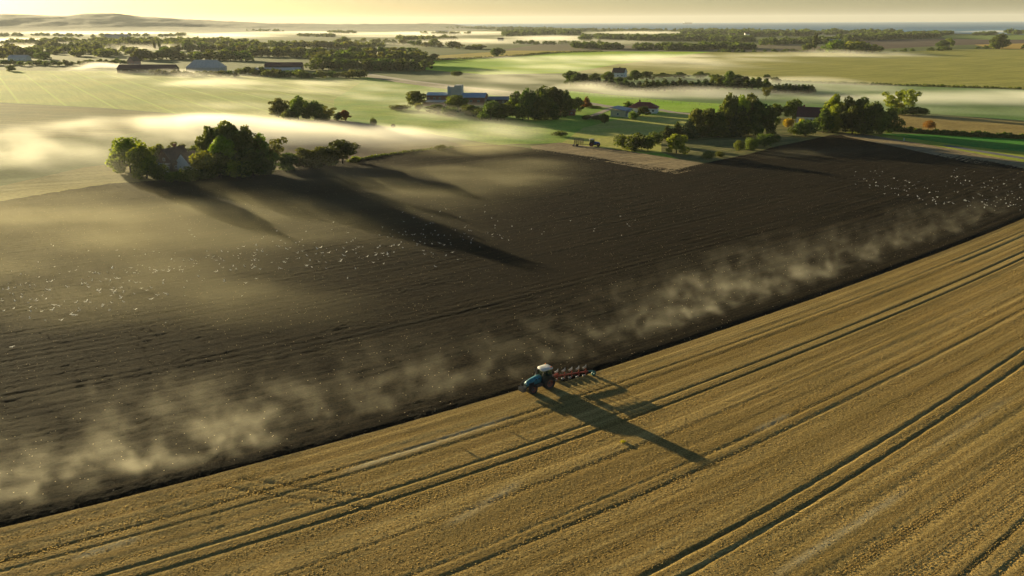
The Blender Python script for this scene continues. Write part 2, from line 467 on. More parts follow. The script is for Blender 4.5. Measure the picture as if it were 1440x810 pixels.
def plough_z(u, w, x, y):
    e = edge_w(u)
    d = w - e
    furrow = 0.010 * np.cos(2 * np.pi * (w + 0.25 * vnoise2(u / 3, w / 2, 5)) / 0.62)
    passes = 0.016 * np.cos(2 * np.pi * w / 2.3) * (0.4 + vnoise2(u / 30, w / 9, 15))
    r = np.random.default_rng(3).random(u.shape) - 0.5
    clod = 0.0 + 0.075 * r * (0.3 + vnoise2(x / 3, y / 3, 9)) + 0.045 * (vnoise2(u / 70, w / 0.75, 44) - 0.5) + 0.016 * (vnoise2(u / 200, w / 2.3, 45) - 0.5)
    swell = 0.22 * (fbm2(x / 35, y / 35, 21, 3) - 0.5)
    z = 0.20 + furrow + passes + clod * 1.1 + np.clip(swell, -0.12, 0.4)
    trench = np.clip(1.6 - d, 0, 1.6) / 1.6
    z = z * (1 - 0.85 * np.clip(1.5 - d, 0, 1))
    return np.maximum(z, 0.015)

# plough material
M_soil, N, L, p = new_mat('ploughed_soil')
nt = M_soil.node_tree
uvn = N.new('ShaderNodeUVMap'); uvn.uv_map = 'rows'; uv = uvn.outputs[0]
tc = N.new('ShaderNodeTexCoord').outputs['Object']
broad = ramp(nt, noise(nt, tc, 0.018, 4, 0.6), 0.35, 0.65)
c = mixc(nt, broad, (0.008, 0.0065, 0.0038), (0.015, 0.0115, 0.0068))
streak = ramp(nt, noise(nt, mapping(nt, uv, (0.008, 0.7, 1)), 1.0, 5, 0.75), 0.36, 0.62)
c = mixc(nt, math_n(nt, 'MULTIPLY', streak, 0.75), c, (0.028, 0.021, 0.011))
fine = noise(nt, tc, 3.0, 4, 0.75)
c = mixc(nt, 0.8, c, mixc(nt, ramp(nt, fine, 0.3, 0.7), (0.25, 0.25, 0.25), (2.1, 2.0, 1.85)), 'MULTIPLY')
sp = N.new('ShaderNodeTexVoronoi'); sp.inputs['Scale'].default_value = 2.0; L.new(tc, sp.inputs['Vector'])
spx = N.new('ShaderNodeSeparateColor'); L.new(sp.outputs['Color'], spx.inputs[0])
straw = math_n(nt, 'MULTIPLY', math_n(nt, 'LESS_THAN', sp.outputs['Distance'], 0.14), math_n(nt, 'GREATER_THAN', spx.outputs[0], 0.86))
c = mixc(nt, straw, c, (0.62, 0.50, 0.30))
L.new(c, p.inputs['Base Color']); p.inputs['Roughness'].default_value = 1.0; p.inputs['Specular IOR Level'].default_value = 0.03
bump(nt, p, noise(nt, tc, 3.2, 5, 0.8), 1.0, 0.22)

o = grid_field('ploughed_field', -70, 380, 0.5, 80.4, 330, 0.31, plough_z, M_soil, keep_plough,
               edge=lambda U, W: np.where(W < 81.3, edge_w(U) + (W - 80.4) * 0.35, np.where(W < 83.5, (edge_w(U) + 0.315) + (W - 81.3) / 2.2 * (83.5 - edge_w(U) - 0.315), W)))

# the headland strips of stubble that the plough has not reached
M_stub, N, L, p = new_mat('stubble')
nt = M_stub.node_tree
uvn = N.new('ShaderNodeUVMap'); uvn.uv_map = 'rows'; uv = uvn.outputs[0]
tc = N.new('ShaderNodeTexCoord').outputs['Object']
st1 = ramp(nt, noise(nt, mapping(nt, uv, (0.006, 0.55, 1)), 1.0, 4, 0.65), 0.32, 0.68)
st2 = ramp(nt, noise(nt, mapping(nt, uv, (0.010, 1.6, 1), loc=(0, 40, 0)), 1.0, 4, 0.7), 0.35, 0.65)
patch = ramp(nt, noise(nt, tc, 0.05, 4, 0.65), 0.38, 0.68)
c = mixc(nt, st1, (0.27, 0.180, 0.055), (0.58, 0.410, 0.145))
c = mixc(nt, math_n(nt, 'MULTIPLY', st2, 0.75), c, (0.22, 0.145, 0.045))
c = mixc(nt, math_n(nt, 'MULTIPLY', patch, 0.35), c, (0.22, 0.165, 0.05))
fine = noise(nt, tc, 3.6, 4, 0.85)
c = mixc(nt, 0.85, c, mixc(nt, ramp(nt, fine, 0.32, 0.68), (0.50, 0.48, 0.45), (1.5, 1.5, 1.5)), 'MULTIPLY')
chaff = ramp(nt, noise(nt, mapping(nt, uv, (0.010, 1.3, 1), loc=(3, 11, 0)), 1.0, 3, 0.5), 0.70, 0.80)
c = mixc(nt, math_n(nt, 'MULTIPLY', chaff, 0.45), c, (0.56, 0.45, 0.26))
ca = N.new('ShaderNodeAttribute'); ca.attribute_name = 'chaff'
c = mixc(nt, ca.outputs['Fac'], c, (0.55, 0.47, 0.28))
L.new(c, p.inputs['Base Color']); p.inputs['Roughness'].default_value = 1.0; p.inputs['Specular IOR Level'].default_value = 0.06
bump(nt, p, noise(nt, tc, 4.0, 4, 0.8), 0.8, 0.15)

TRAMS = [(68.6, 0.0, 0.14), (66.7, 0.0, 0.14), (40.3, 0.045, 0.18), (42.4, 0.045, 0.18), (52.5, 0.012, 0.09), (54.3, 0.012, 0.07), (75.6, 0.0, 0.09), (73.9, 0.0, 0.08), (24.5, 0.05, 0.1), (22.5, 0.05, 0.1), (60.6, 0.01, 0.05)]
def stubble_z(u, w, x, y):
    r = np.random.default_rng(4).random(u.shape)
    lane = vnoise2(u / 60, w / 1.1, 14)
    rows = 0.022 * (vnoise2(u / 14, w / 0.42, 19) - 0.5)
    z = 0.27 + 0.035 * (r - 0.5) + 0.055 * (lane - 0.5) + rows
    for w0, s, dpt in TRAMS:
        dd = np.abs(w - (w0 + s * (u - 50)))
        z -= dpt * 0.8 * np.exp(-(dd / 0.20) ** 4)
    # a few older wheel marks that cross the rows near the corner
    for (a, b) in (((18, 79), (30, 66)), ((20.5, 79.5), (32.5, 66.5))):
        t = np.clip(((u - a[0]) * (b[0] - a[0]) + (w - a[1]) * (b[1] - a[1])) / ((b[0] - a[0]) ** 2 + (b[1] - a[1]) ** 2), 0, 1)
        dd = np.hypot(u - a[0] - t * (b[0] - a[0]), w - a[1] - t * (b[1] - a[1]))
        z -= 0.09 * np.exp(-(dd / 0.25) ** 2)
    return np.maximum(z, 0.012) + 0.02
def chaff_lines(u, w):
    c = np.zeros(u.shape)
    for (a, b, wd, s_) in (((480, 667), (715, 590), 0.55, 0.8), ((1085, 815), (1275, 690), 0.45, 0.6), ((630, 742), (735, 678), 0.6, 0.45), ((1420, 560), (1300, 640), 0.5, 0.3), ((1060, 610), (1110, 585), 0.5, 0.5), ((100, 790), (200, 758), 0.5, 0.6)):
        (ua, wa), (ub, wb) = to_uw(*G(*a)), to_uw(*G(*b))
        t = ((u - ua) * (ub - ua) + (w - wa) * (wb - wa)) / ((ub - ua) ** 2 + (wb - wa) ** 2)
        tc_ = np.clip(t, 0, 1)
        dd = np.hypot(u - ua - tc_ * (ub - ua), w - wa - tc_ * (wb - wa))
        c += s_ * np.exp(-(dd / wd) ** 2) * np.clip((1.1 - np.abs(tc_ - .5) * 2) * 2.5, 0, 1) * (0.55 + 0.6 * vnoise2(u / 1.5, w / .5, 91))
    return np.clip(c, 0, 1)
grid_field('stubble_field', -60, 360, 0.24, 6, 80.5, 0.22, stubble_z, M_stub, lambda u, w: w < 90,
           edge=lambda U, W: 6 + (W - 6) / 74.5 * (edge_w(U) - 6 - 0.02), chaff=chaff_lines)
grid_field('stubble_field', -200, 600, 8, -260, 5.9, 7, lambda u, w, x, y: 0.24 + 0 * u, M_stub, lambda u, w: w < 90)
M_head = field_mat('headland_stubble', (0.26, 0.19, 0.10), (0.34, 0.26, 0.14), None, 35, 1.5, 8, 0.5, bumpd=0.08)
def head_strip(name, pts):
    P = [G(*q) for q in pts]
    me_pts = np.array(P)
    bm = bmesh.new()
    f = bm.faces.new([bm.verts.new((x, y, 0.20)) for x, y in P])
    bmesh.ops.triangulate(bm, faces=[f])
    o = bm_obj(name, bm, M_head)
    if o.data.polygons[0].normal.z < 0: o.data.flip_normals()
    l = o.data.uv_layers.new(name='rows')
    for lp in o.data.loops:
        v = o.data.vertices[lp.vertex_index].co
        u_, w_ = to_uw(v.x, v.y); l.data[lp.index].uv = (u_, w_)
    o['kind'] = 'structure'
    return o
def straw():
    r = np.random.default_rng(77)
    rows = np.arange(18, 80.1, 0.31)
    Us, Ws = [], []
    for w0 in rows:
        n = int(260 / 0.21)
        u = -35 + 260 * (np.arange(n) + r.uniform(-.4, .4, n)) / n
        Us.append(u); Ws.append(w0 + r.normal(0, .045, n) + 0 * u)
    u, w = np.concatenate(Us), np.concatenate(Ws)
    w = 6 + (w - 6) / 74.5 * (edge_w(u) - 6.02)
    keep = np.ones(u.shape, bool)
    for w0, s_, dpt in TRAMS:
        if dpt > .12: keep &= np.abs(w - (w0 + s_ * (u - 50))) > .3
    x, y = from_uw(u, w)
    px, py = to_px(x, y, 0.2)
    dist = np.hypot(x, y)
    keep &= (px > -60) & (px < 1500) & (py < 860) & (dist < 190) & (r.random(len(u)) < np.clip(0.05 + 0.75 * vnoise2(u / 6, w / .8, 33) + 1.1 * (vnoise2(u / 90, w / 0.95, 34) - 0.25), 0.12, 1))
    x, y, u, w = x[keep], y[keep], u[keep], w[keep]; n = len(x)
    z0 = 0.27 - 0.03
    V = []
    for k in range(2):
        a = r.uniform(0, math.pi, n); hw = r.uniform(.032, .078, n); h = r.uniform(.04, .10, n)
        cx, sx = np.cos(a) * hw, np.sin(a) * hw; lx, ly = r.normal(0, .03, n), r.normal(0, .03, n)
        V.append(np.stack([np.stack([x - cx, y - sx, np.full(n, z0)], -1), np.stack([x + cx, y + sx, np.full(n, z0)], -1), np.stack([x + cx * 1.2 + lx, y + sx * 1.2 + ly, z0 + h], -1), np.stack([x - cx * 1.2 + lx, y - sx * 1.2 + ly, z0 + h * r.uniform(.7, 1.1, n)], -1)], 1))
    V = np.concatenate(V).reshape(-1, 3)
    m, N, L, p = new_mat('straw')
    gi = N.new('ShaderNodeNewGeometry').outputs['Random Per Island']
    L.new(mixc(m.node_tree, gi, (0.33, 0.22, 0.07), (0.62, 0.45, 0.17)), p.inputs['Base Color']); p.inputs['Roughness'].default_value = 0.9; p.inputs['Specular IOR Level'].default_value = 0.1
    tr = N.new('ShaderNodeBsdfTranslucent'); tr.inputs[0].default_value = (0.62, 0.44, 0.16, 1)
    ms = N.new('ShaderNodeMixShader'); ms.inputs[0].default_value = 0.4
    L.new(p.outputs[0], ms.inputs[1]); L.new(tr.outputs[0], ms.inputs[2]); L.new(ms.outputs[0], N['Material Output'].inputs[0])
    tag(obj('straw', mesh_np('straw', V, np.arange(len(V)).reshape(-1, 4), m)), kind='stuff')
straw()
head_strip('stubble_headland', [(745, 206), (787, 201), (890, 214), (987, 230), (995, 235), (952, 246), (850, 228), (752, 213)])
head_strip('stubble_headland', [(1175, 187), (1215, 189), (1310, 205), (1440, 229), (1700, 285), (1700, 320), (1440, 247), (1340, 224), (1260, 207), (1190, 193)])

# ------------------------------------------------------------------ sea, far hill
M_sea, N, L, p = new_mat('sea')
nt = M_sea.node_tree
tc = N.new('ShaderNodeTexCoord').outputs['Object']
f = ramp(nt, noise(nt, mapping(nt, tc, (0.0003, 0.0012, 1)), 1.0, 4, 0.6), 0.35, 0.65)
L.new(mixc(nt, f, (0.03, 0.15, 0.28), (0.06, 0.22, 0.36)), p.inputs['Base Color'])
p.inputs['Roughness'].default_value = 0.7; p.inputs['Specular IOR Level'].default_value = 0.15
bump(nt, p, noise(nt, tc, 0.02, 4, 0.6), 0.6, 1.0)
def polar(px, dist):
    d = ray(px, 60); k = dist / math.hypot(d[0], d[1]); return d[0] * k, d[1] * k
coast = [polar(560, 22000), polar(620, 15000)] + [G(*q) for q in [(680, 37.5), (760, 38.5), (860, 41), (960, 42), (1060, 42.5), (1200, 43.5), (1330, 47), (1440, 49), (1500, 50), (1750, 52)]]
sheet('sea', coast + [polar(1750, 23500), polar(1500, 23500), polar(1200, 23500), polar(900, 23500), polar(700, 23500)], M_sea, 0.8, world_pts=True)

M_hill, N, L, p = new_mat('wooded_hill')
nt = M_hill.node_tree
tc = N.new('ShaderNodeTexCoord').outputs['Object']
f = ramp(nt, noise(nt, tc, 0.004, 4, 0.6), 0.4, 0.6)
c = mixc(nt, f, (0.05, 0.065, 0.02), (0.12, 0.13, 0.045))
c = mixc(nt, ramp(nt, noise(nt, tc, 0.03, 3, 0.7), 0.4, 0.6), c, (0.035, 0.05, 0.018))
L.new(c, p.inputs['Base Color']); p.inputs['Roughness'].default_value = 1.0
ridge_px = np.array([-900, -400, -200, 0, 60, 100, 130, 165, 185, 205, 250, 290, 350, 420, 520, 620, 700])
ridge_top = np.array([24, 19, 18, 18, 19, 20, 17.5, 16.5, 18.5, 20.5, 23, 26.5, 29, 31.3, 32.4, 32.6, 36])
pxs = np.linspace(-900, 700, 520); ds = np.linspace(5000, 9500, 70)
D0 = 7000.0
V = []
for dist in ds:
    hh = np.interp(pxs, ridge_px, ridge_top)
    topz = H - (hh - 32.3) / F * D0 * 1.03 * CP
    topz = np.interp(pxs, ridge_px, [H + (32.4 - t) * D0 / F * 0.90 for t in ridge_top])
    fall = np.exp(-((dist - D0) / 950.0) ** 2)
    xy = np.array([polar(q, dist) for q in pxs])
    bump_ = 16 * (fbm2(xy[:, 0] / 150, xy[:, 1] / 150, 41, 4) - 0.5) * (topz > 12)
    z = np.maximum(topz - 14, 0) * fall + bump_ * np.minimum(fall * 2, 1)
    V.append(np.column_stack([xy, z * np.clip((700 - pxs) / 60, 0, 1) - 0.5]))
V = np.concatenate(V); n = len(pxs)
idx = np.arange(len(V)).reshape(len(ds), n)
q = np.stack([idx[:-1, :-1], idx[:-1, 1:], idx[1:, 1:], idx[1:, :-1]], -1).reshape(-1, 4)
tag(obj('hills', mesh_np('hills', V, q, M_hill, True)), kind='structure')

# ------------------------------------------------------------------ the air: one closed box of haze
def vol_mat(name, col, dens, aniso):
    m, N, L, p = new_mat(name)
    N.remove(p)
    v = N.new('ShaderNodeVolumePrincipled')
    v.inputs['Color'].default_value = tuple(col) + (1,)
    v.inputs['Density'].default_value = dens
    v.inputs['Anisotropy'].default_value = aniso
    L.new(v.outputs[0], N['Material Output'].inputs['Volume'])
    return m
M_haze = vol_mat('haze', (0.90, 0.93, 0.95), 3.0e-5, 0.2)
bm = bmesh.new(); add_box(bm, -25000, 25000, -25000, 25000, -1.5, 190)
tag(bm_obj('haze', bm, M_haze), kind='stuff')
# ------------------------------------------------------------------ mist as density grids (a mesh of samples turned into a volume)
def density_volume(name, origin, rz, size, res, dens, mat, step=1.0):
    """dens: array (nx,ny,nz) of density per metre, in a box of SIZE with its corner at ORIGIN, turned by RZ"""
    nx, ny, nz = res
    me = bpy.data.meshes.new(name)
    # the samples carry the densities; the modifier turns them into the volume
    me.vertices.add(nx * ny * nz)
    me.vertices.foreach_set('co', np.zeros(nx * ny * nz * 3, dtype=np.float32))
    at = me.attributes.new('density_sample', 'FLOAT', 'POINT')
    at.data.foreach_set('value', np.ascontiguousarray(dens.transpose(2, 1, 0), dtype=np.float32).ravel())
    me.materials.append(mat)
    o = obj(name, me, loc=origin); o.rotation_euler = (0, 0, rz)
    ng = bpy.data.node_groups.new(name, 'GeometryNodeTree')
    ng.interface.new_socket('Geometry', in_out='INPUT', socket_type='NodeSocketGeometry')
    ng.interface.new_socket('Geometry', in_out='OUTPUT', socket_type='NodeSocketGeometry')
    N, L = ng.nodes, ng.links
    gi, go = N.new('NodeGroupInput'), N.new('NodeGroupOutput')
    vc = N.new('GeometryNodeVolumeCube')
    vc.inputs['Min'].default_value = (0, 0, 0); vc.inputs['Max'].default_value = size
    vc.inputs['Resolution X'].default_value, vc.inputs['Resolution Y'].default_value, vc.inputs['Resolution Z'].default_value = res
    pos = N.new('GeometryNodeInputPosition'); sp = N.new('ShaderNodeSeparateXYZ'); L.new(pos.outputs[0], sp.inputs[0])
    def mth(op, a, b):
        n = N.new('ShaderNodeMath'); n.operation = op
        for i, v in ((0, a), (1, b)):
            if v is None: continue
            if hasattr(v, 'is_output'): L.new(v, n.inputs[i])
            else: n.inputs[i].default_value = v
        return n.outputs[0]
    ids = []
    for a in range(3):
        t = mth('MULTIPLY', sp.outputs[a], (res[a] - 1) / size[a])
        t = mth('ROUND', t, None)
        t = mth('MAXIMUM', mth('MINIMUM', t, res[a] - 1), 0)
        ids.append(t)
    flat = mth('ADD', mth('ADD', ids[0], mth('MULTIPLY', ids[1], nx)), mth('MULTIPLY', ids[2], nx * ny))
    si = N.new('GeometryNodeSampleIndex'); si.data_type = 'FLOAT'; si.domain = 'POINT'; si.clamp = True
    na = N.new('GeometryNodeInputNamedAttribute'); na.data_type = 'FLOAT'; na.inputs[0].default_value = 'density_sample'
    L.new(gi.outputs[0], si.inputs['Geometry'])
    val = [s for s in si.inputs if s.name == 'Value' and s.enabled][0]
    L.new(na.outputs[0], val)
    L.new(flat, si.inputs['Index'])
    L.new(si.outputs[0], vc.inputs['Density'])
    sm = N.new('GeometryNodeSetMaterial'); sm.inputs['Material'].default_value = mat
    L.new(vc.outputs[0], sm.inputs[0]); L.new(sm.outputs[0], go.inputs[0])
    md = o.modifiers.new('volume', 'NODES'); md.node_group = ng
    tag(o, kind='stuff')
    return o
def mist_grid(name, x0, x1, y0, y1, dx, dy, nz, top, blobs, mat, seed, nscale=60.0, stretch=2.5, wind=-35.0, even=0.0):
    nx, ny = int((x1 - x0) / dx), int((y1 - y0) / dy)
    xs = x0 + (np.arange(nx)) / (nx - 1) * (x1 - x0); ys = y0 + np.arange(ny) / (ny - 1) * (y1 - y0)
    X, Y = np.meshgrid(xs, ys, indexing='ij')
    PX, PY = to_px(X, Y, 0.0)
    base = np.zeros_like(X); hmap = np.zeros_like(X)
    for (cx, cyy, rx, ry, s, ht) in blobs:
        g_ = np.exp(-(((PX - cx) / rx) ** 2 + ((PY - cyy) / ry) ** 2) ** 1.3)
        base = base + s * g_
        hmap = np.maximum(hmap, ht * g_)
    a = R(wind); XR, YR = X * math.cos(a) + Y * math.sin(a), -X * math.sin(a) + Y * math.cos(a)
    n2 = fbm2(XR / (nscale * stretch), YR / nscale, seed, 5)
    n2 = even + (1 - even) * np.clip((n2 - 0.34) / 0.3, 0, 1)
    hm = np.clip(hmap, 0.0, top) * (0.55 + 0.75 * n2)
    zz = (np.arange(nz)) / (nz - 1) * top
    D = np.zeros((nx, ny, nz), dtype=np.float32)
    for k in range(nz):
        n3 = fbm2(XR / (nscale * stretch * 0.26) + zz[k] * 0.11, YR / (nscale * 0.26) - zz[k] * 0.07, seed + 9, 4)
        prof = np.clip((hm - zz[k]) / np.maximum(hm * 0.6, 1.0), 0, 1)
        D[:, :, k] = base * prof * (0.25 + 1.0 * n2) * np.maximum(even, np.clip((n3 - 0.28) / 0.34, 0.05, 1.2))
    edge = np.minimum.reduce([X - x0, x1 - X, Y - y0, y1 - Y]) / (6 * dx)
    D *= np.clip(edge, 0, 1)[:, :, None]
    D[:, :, -1] = 0
    D[D < 2e-4] = 0
    return density_volume(name, (x0, y0, 0.25), 0, (x1 - x0, y1 - y0, top), (nx, ny, nz), D, mat)

M_mist = vol_mat('mist', (0.98, 0.96, 0.88), 1.0, 0.35)
M_soilmist = vol_mat('soil_mist', (0.96, 0.90, 0.62), 1.0, 0.35)  # golden sunlit glare over the soil is put into this mist's colour
M_steam = vol_mat('steam', (0.97, 0.92, 0.74), 1.0, 0.35)  # part of the sun's golden tone is put into the steam's colour
# px, py, half-widths, density per metre, height (m)
NEAR_MIST = [
  (60, 206, 200, 26, 0.034, 6), (250, 184, 190, 20, 0.032, 6), (0, 232, 120, 12, 0.020, 5), (340, 165, 120, 22, 0.030, 6),
  (420, 190, 160, 18, 0.032, 5), (550, 198, 110, 14, 0.030, 5), (450, 130, 130, 16, 0.022, 6), (330, 120, 140, 12, 0.014, 6),
  (640, 135, 120, 12, 0.012, 5), (660, 195, 90, 12, 0.022, 4), (720, 112, 130, 9, 0.022, 7), (620, 160, 90, 16, 0.010, 4),
  (880, 88, 190, 11, 0.014, 8), (960, 114, 120, 5, 0.012, 5), (1000, 134, 170, 8, 0.022, 5), (1150, 130, 120, 9, 0.016, 6),
  (1340, 146, 190, 15, 0.020, 6), (1480, 150, 160, 16, 0.020, 6), (1120, 120, 90, 8, 0.020, 6), (860, 125, 90, 8, 0.022, 6),
  (1150, 77, 170, 5, 0.014, 9), (1000, 75, 160, 5, 0.012, 9), (770, 100, 120, 8, 0.014, 7), (90, 95.5, 110, 4, 0.05, 7),
  (280, 250, 190, 16, 0.006, 16), (200, 108, 160, 9, 0.010, 5), (700, 185, 80, 14, 0.012, 4),
]
mist_grid('mist', -520, 620, 225, 1230, 3.4, 3.4, 9, 11.0, NEAR_MIST, M_mist, 101)
SOIL_MIST = [
  (100, 350, 330, 80, 0.0075, 5.0), (60, 310, 230, 30, 0.003, 5.0), (420, 295, 260, 60, 0.0045, 4.5), (640, 212, 120, 10, 0.016, 3), (650, 258, 150, 22, 0.010, 3.0), (740, 238, 90, 14, 0.009, 2.6),
  (1120, 218, 60, 8, 0.007, 1.6), (1210, 215, 70, 8, 0.004, 1.6), (200, 440, 300, 50, 0.005, 4),
]
mist_grid('mist', -200, 200, 120, 400, 1.6, 1.6, 7, 4.5, SOIL_MIST, M_soilmist, 201, 20.0, 3.5, 12.0, 0.55)
FAR_MIST = [
  (90, 46, 110, 3.4, 0.0042, 9), (20, 59, 70, 3.5, 0.0048, 9), (180, 47, 90, 2.5, 0.0036, 9), (310, 51, 90, 3.5, 0.004, 9), (420, 47, 110, 2.2, 0.0022, 8),
  (560, 50, 120, 3.5, 0.0026, 8), (640, 60, 90, 4, 0.0030, 9), (250, 70, 160, 6, 0.0024, 8), (120, 78, 90, 6, 0.0036, 8), (780, 55, 80, 3.5, 0.0048, 9),
  (900, 47, 90, 2.2, 0.0036, 9), (1130, 48, 90, 2.2, 0.0048, 9), (830, 62, 120, 4, 0.0024, 8), (1200, 50, 80, 3, 0.0030, 8), (380, 80, 120, 8, 0.0018, 9), (1440, 46, 100, 2, 0.0024, 8),
  (500, 64, 150, 5, 0.0018, 9), (640, 48, 120, 3, 0.0036, 9), (0, 40, 200, 2.5, 0.0006, 9), (90, 66, 200, 5, 0.0021, 9),
]
mist_grid('mist', -3800, 3400, 1230, 6200, 26, 22, 7, 16.0, FAR_MIST, M_mist, 301, 170.0, 3.0, 0.0)

# steam rising from the freshly turned furrow
def steam():
    Lu, Lw, Lz = 330.0, 34.0, 9.0
    nx, ny, nz = 900, 95, 22
    us = -50 + np.arange(nx) / (nx - 1) * Lu; ws = 76 + np.arange(ny) / (ny - 1) * Lw; zs = np.arange(nz) / (nz - 1) * Lz
    U, Wv, Z = np.meshgrid(us, ws, zs, indexing='ij')
    w = Wv - bow(U)
    ctr = 87.3 + 2.5 * (vnoise2(U[:, :, 0] / 22, U[:, :, 0] * 0, 55)[:, :, None] - 0.5)
    across = np.exp(-((w - ctr - Z * 0.5) / (4.4 + 0.4 * Z)) ** 2) * np.clip((w - 83.0) / 3.0, 0, 1)
    up = np.exp(-Z / 3.0) * np.clip(Z / 0.6 + 0.3, 0, 1)
    w1 = vnoise3(U / 3.5, Wv / 3.5, Z / 3.0, 62) - 0.5; w2 = vnoise3(U / 3.5 + 9, Wv / 3.5, Z / 3.0 + 5, 63) - 0.5
    n = fbm3(U / 2.6 + 1.1 * w1 + Z * 0.2, Wv / 2.0 + 1.4 * w2, Z / 2.0 - U * 0.04, 61, 5)
    n = n + 0.16 * (vnoise3(U / 0.75 + 2 * w1, Wv / 0.8, Z / 1.1, 66) - 0.5)
    n = 0.05 + 1.25 * np.clip((n - 0.43) / 0.32, 0, 1) ** 1.8
    big = np.clip((vnoise2(U[:, :, 0] / 13, Wv[:, :, 0] / 30, 71)[:, :, None] - 0.15) / 0.6, 0, 1)
    amp = np.interp(U, [-50, 20, 40, 52, 60, 75, 90, 105, 135, 175, 220, 250, 280], [1.1, 1.1, 0.9, 0.55, 0.4, 0.35, 0.65, 0.65, 0.55, 0.33, 0.16, 0.08, 0])
    D = 0.098 * across * up * n * (0.45 + 0.55 * big) * amp
    D[:, :, -1] = 0; D[0] = 0; D[-1] = 0; D[:, 0] = 0; D[:, -1] = 0
    D[D < 1e-3] = 0
    x, y = -50 * UX - 76 * UY, -50 * UY + 76 * UX
    return density_volume('steam', (x, y, 0.3), UA, (Lu, Lw, Lz), (nx, ny, nz), D.astype(np.float32), M_steam)
steam()
# ------------------------------------------------------------------ trees
def leaf_cloud(lobes, n, size, seed, flat=1.0, droop=0.0, fill=0.25):
    r = np.random.default_rng(seed)
    lobes = np.array(lobes, float)                         # x, y, z, rx, ry, rz
    wgt = (lobes[:, 3] * lobes[:, 5]); wgt /= wgt.sum()
    k = r.choice(len(lobes), n, p=wgt)
    d = r.normal(size=(n, 3)); d /= np.linalg.norm(d, axis=1)[:, None]
    rad = np.where(r.random(n) < fill, r.uniform(0.3, 0.8, n), r.normal(0.95, 0.09, n))
    c = lobes[k, :3] + d * lobes[k, 3:6] * rad[:, None]
    nrm = d * 0.8 + r.normal(size=(n, 3)) * 0.75; nrm[:, 2] += 0.25
    nrm /= np.linalg.norm(nrm, axis=1)[:, None]
    t = np.cross(nrm, r.normal(size=(n, 3))); t /= np.linalg.norm(t, axis=1)[:, None]
    b = np.cross(nrm, t)
    s = size * r.uniform(0.6, 1.35, n)[:, None]
    t, b = t * s, b * s * r.uniform(0.5, 0.95, n)[:, None]
    lift = nrm * s * 0.25
    # a leaf clump: a bent quad
    V = np.stack([c - t - b * 0.6, c - b + lift, c + t - b * 0.4, c + t * 0.7 + b, c + b * 0.9 + lift, c - t * 0.8 + b * 0.6], 1)
    F = np.arange(n * 6).reshape(n, 6)
    keep = c[:, 2] > 0.05
    V = V[keep].reshape(-1, 3)
    F = np.arange(len(V)).reshape(-1, 6)
    return V, F
def trunk_bm(h, r, limbs, seed, lean=0.03):
    rr = random.Random(seed)
    bm = bmesh.new()
    pts = [Vector((lean * h * t * t, 0.4 * lean * h * math.sin(3 * t), h * t)) for t in (0, 0.08, 0.3, 0.6, 1.0)]
    rad = [r * 1.35, r, r * 0.85, r * 0.6, r * 0.2]
    for a, b, ra, rb in zip(pts, pts[1:], rad, rad[1:]): add_bar(bm, a, b, ra, 7, rb)
    for i in range(limbs):
        t = rr.uniform(0.28, 0.8); a = rr.uniform(0, 6.28); l = h * rr.uniform(0.25, 0.45) * (1.1 - t)
        p = Vector((lean * h * t * t, 0, h * t)); q_ = p + Vector((math.cos(a) * l, math.sin(a) * l, l * 0.75))
        add_bar(bm, p, q_, r * 0.35, 5, r * 0.1)
    return bm
def broad_lobes(seed, n=9, w=0.42, z0=0.28, z1=0.9, lumpy=0.24):
    r = random.Random(seed); L_ = []
    for i in range(n):
        t = (i + 0.5) / n
        z = z0 + (z1 - z0) * t
        env = math.sin(math.pi * min(1, 0.22 + 0.78 * t)) ** 0.7 if t > 0 else 0.5
        a = i * 2.4 + r.uniform(-0.4, 0.4); rr_ = w * 0.55 * env * r.uniform(0.55, 1.3)
        s = lumpy * r.uniform(0.5, 1.2)
        L_.append((math.cos(a) * rr_, math.sin(a) * rr_, z, s, s, s * r.uniform(0.7, 0.95)))
    L_.append((0, 0, (z0 + z1) / 2, w * 0.38, w * 0.38, (z1 - z0) * 0.38))
    return L_
NOM = 10.0                                                  # nominal height of every tree model
SHAPES = {}
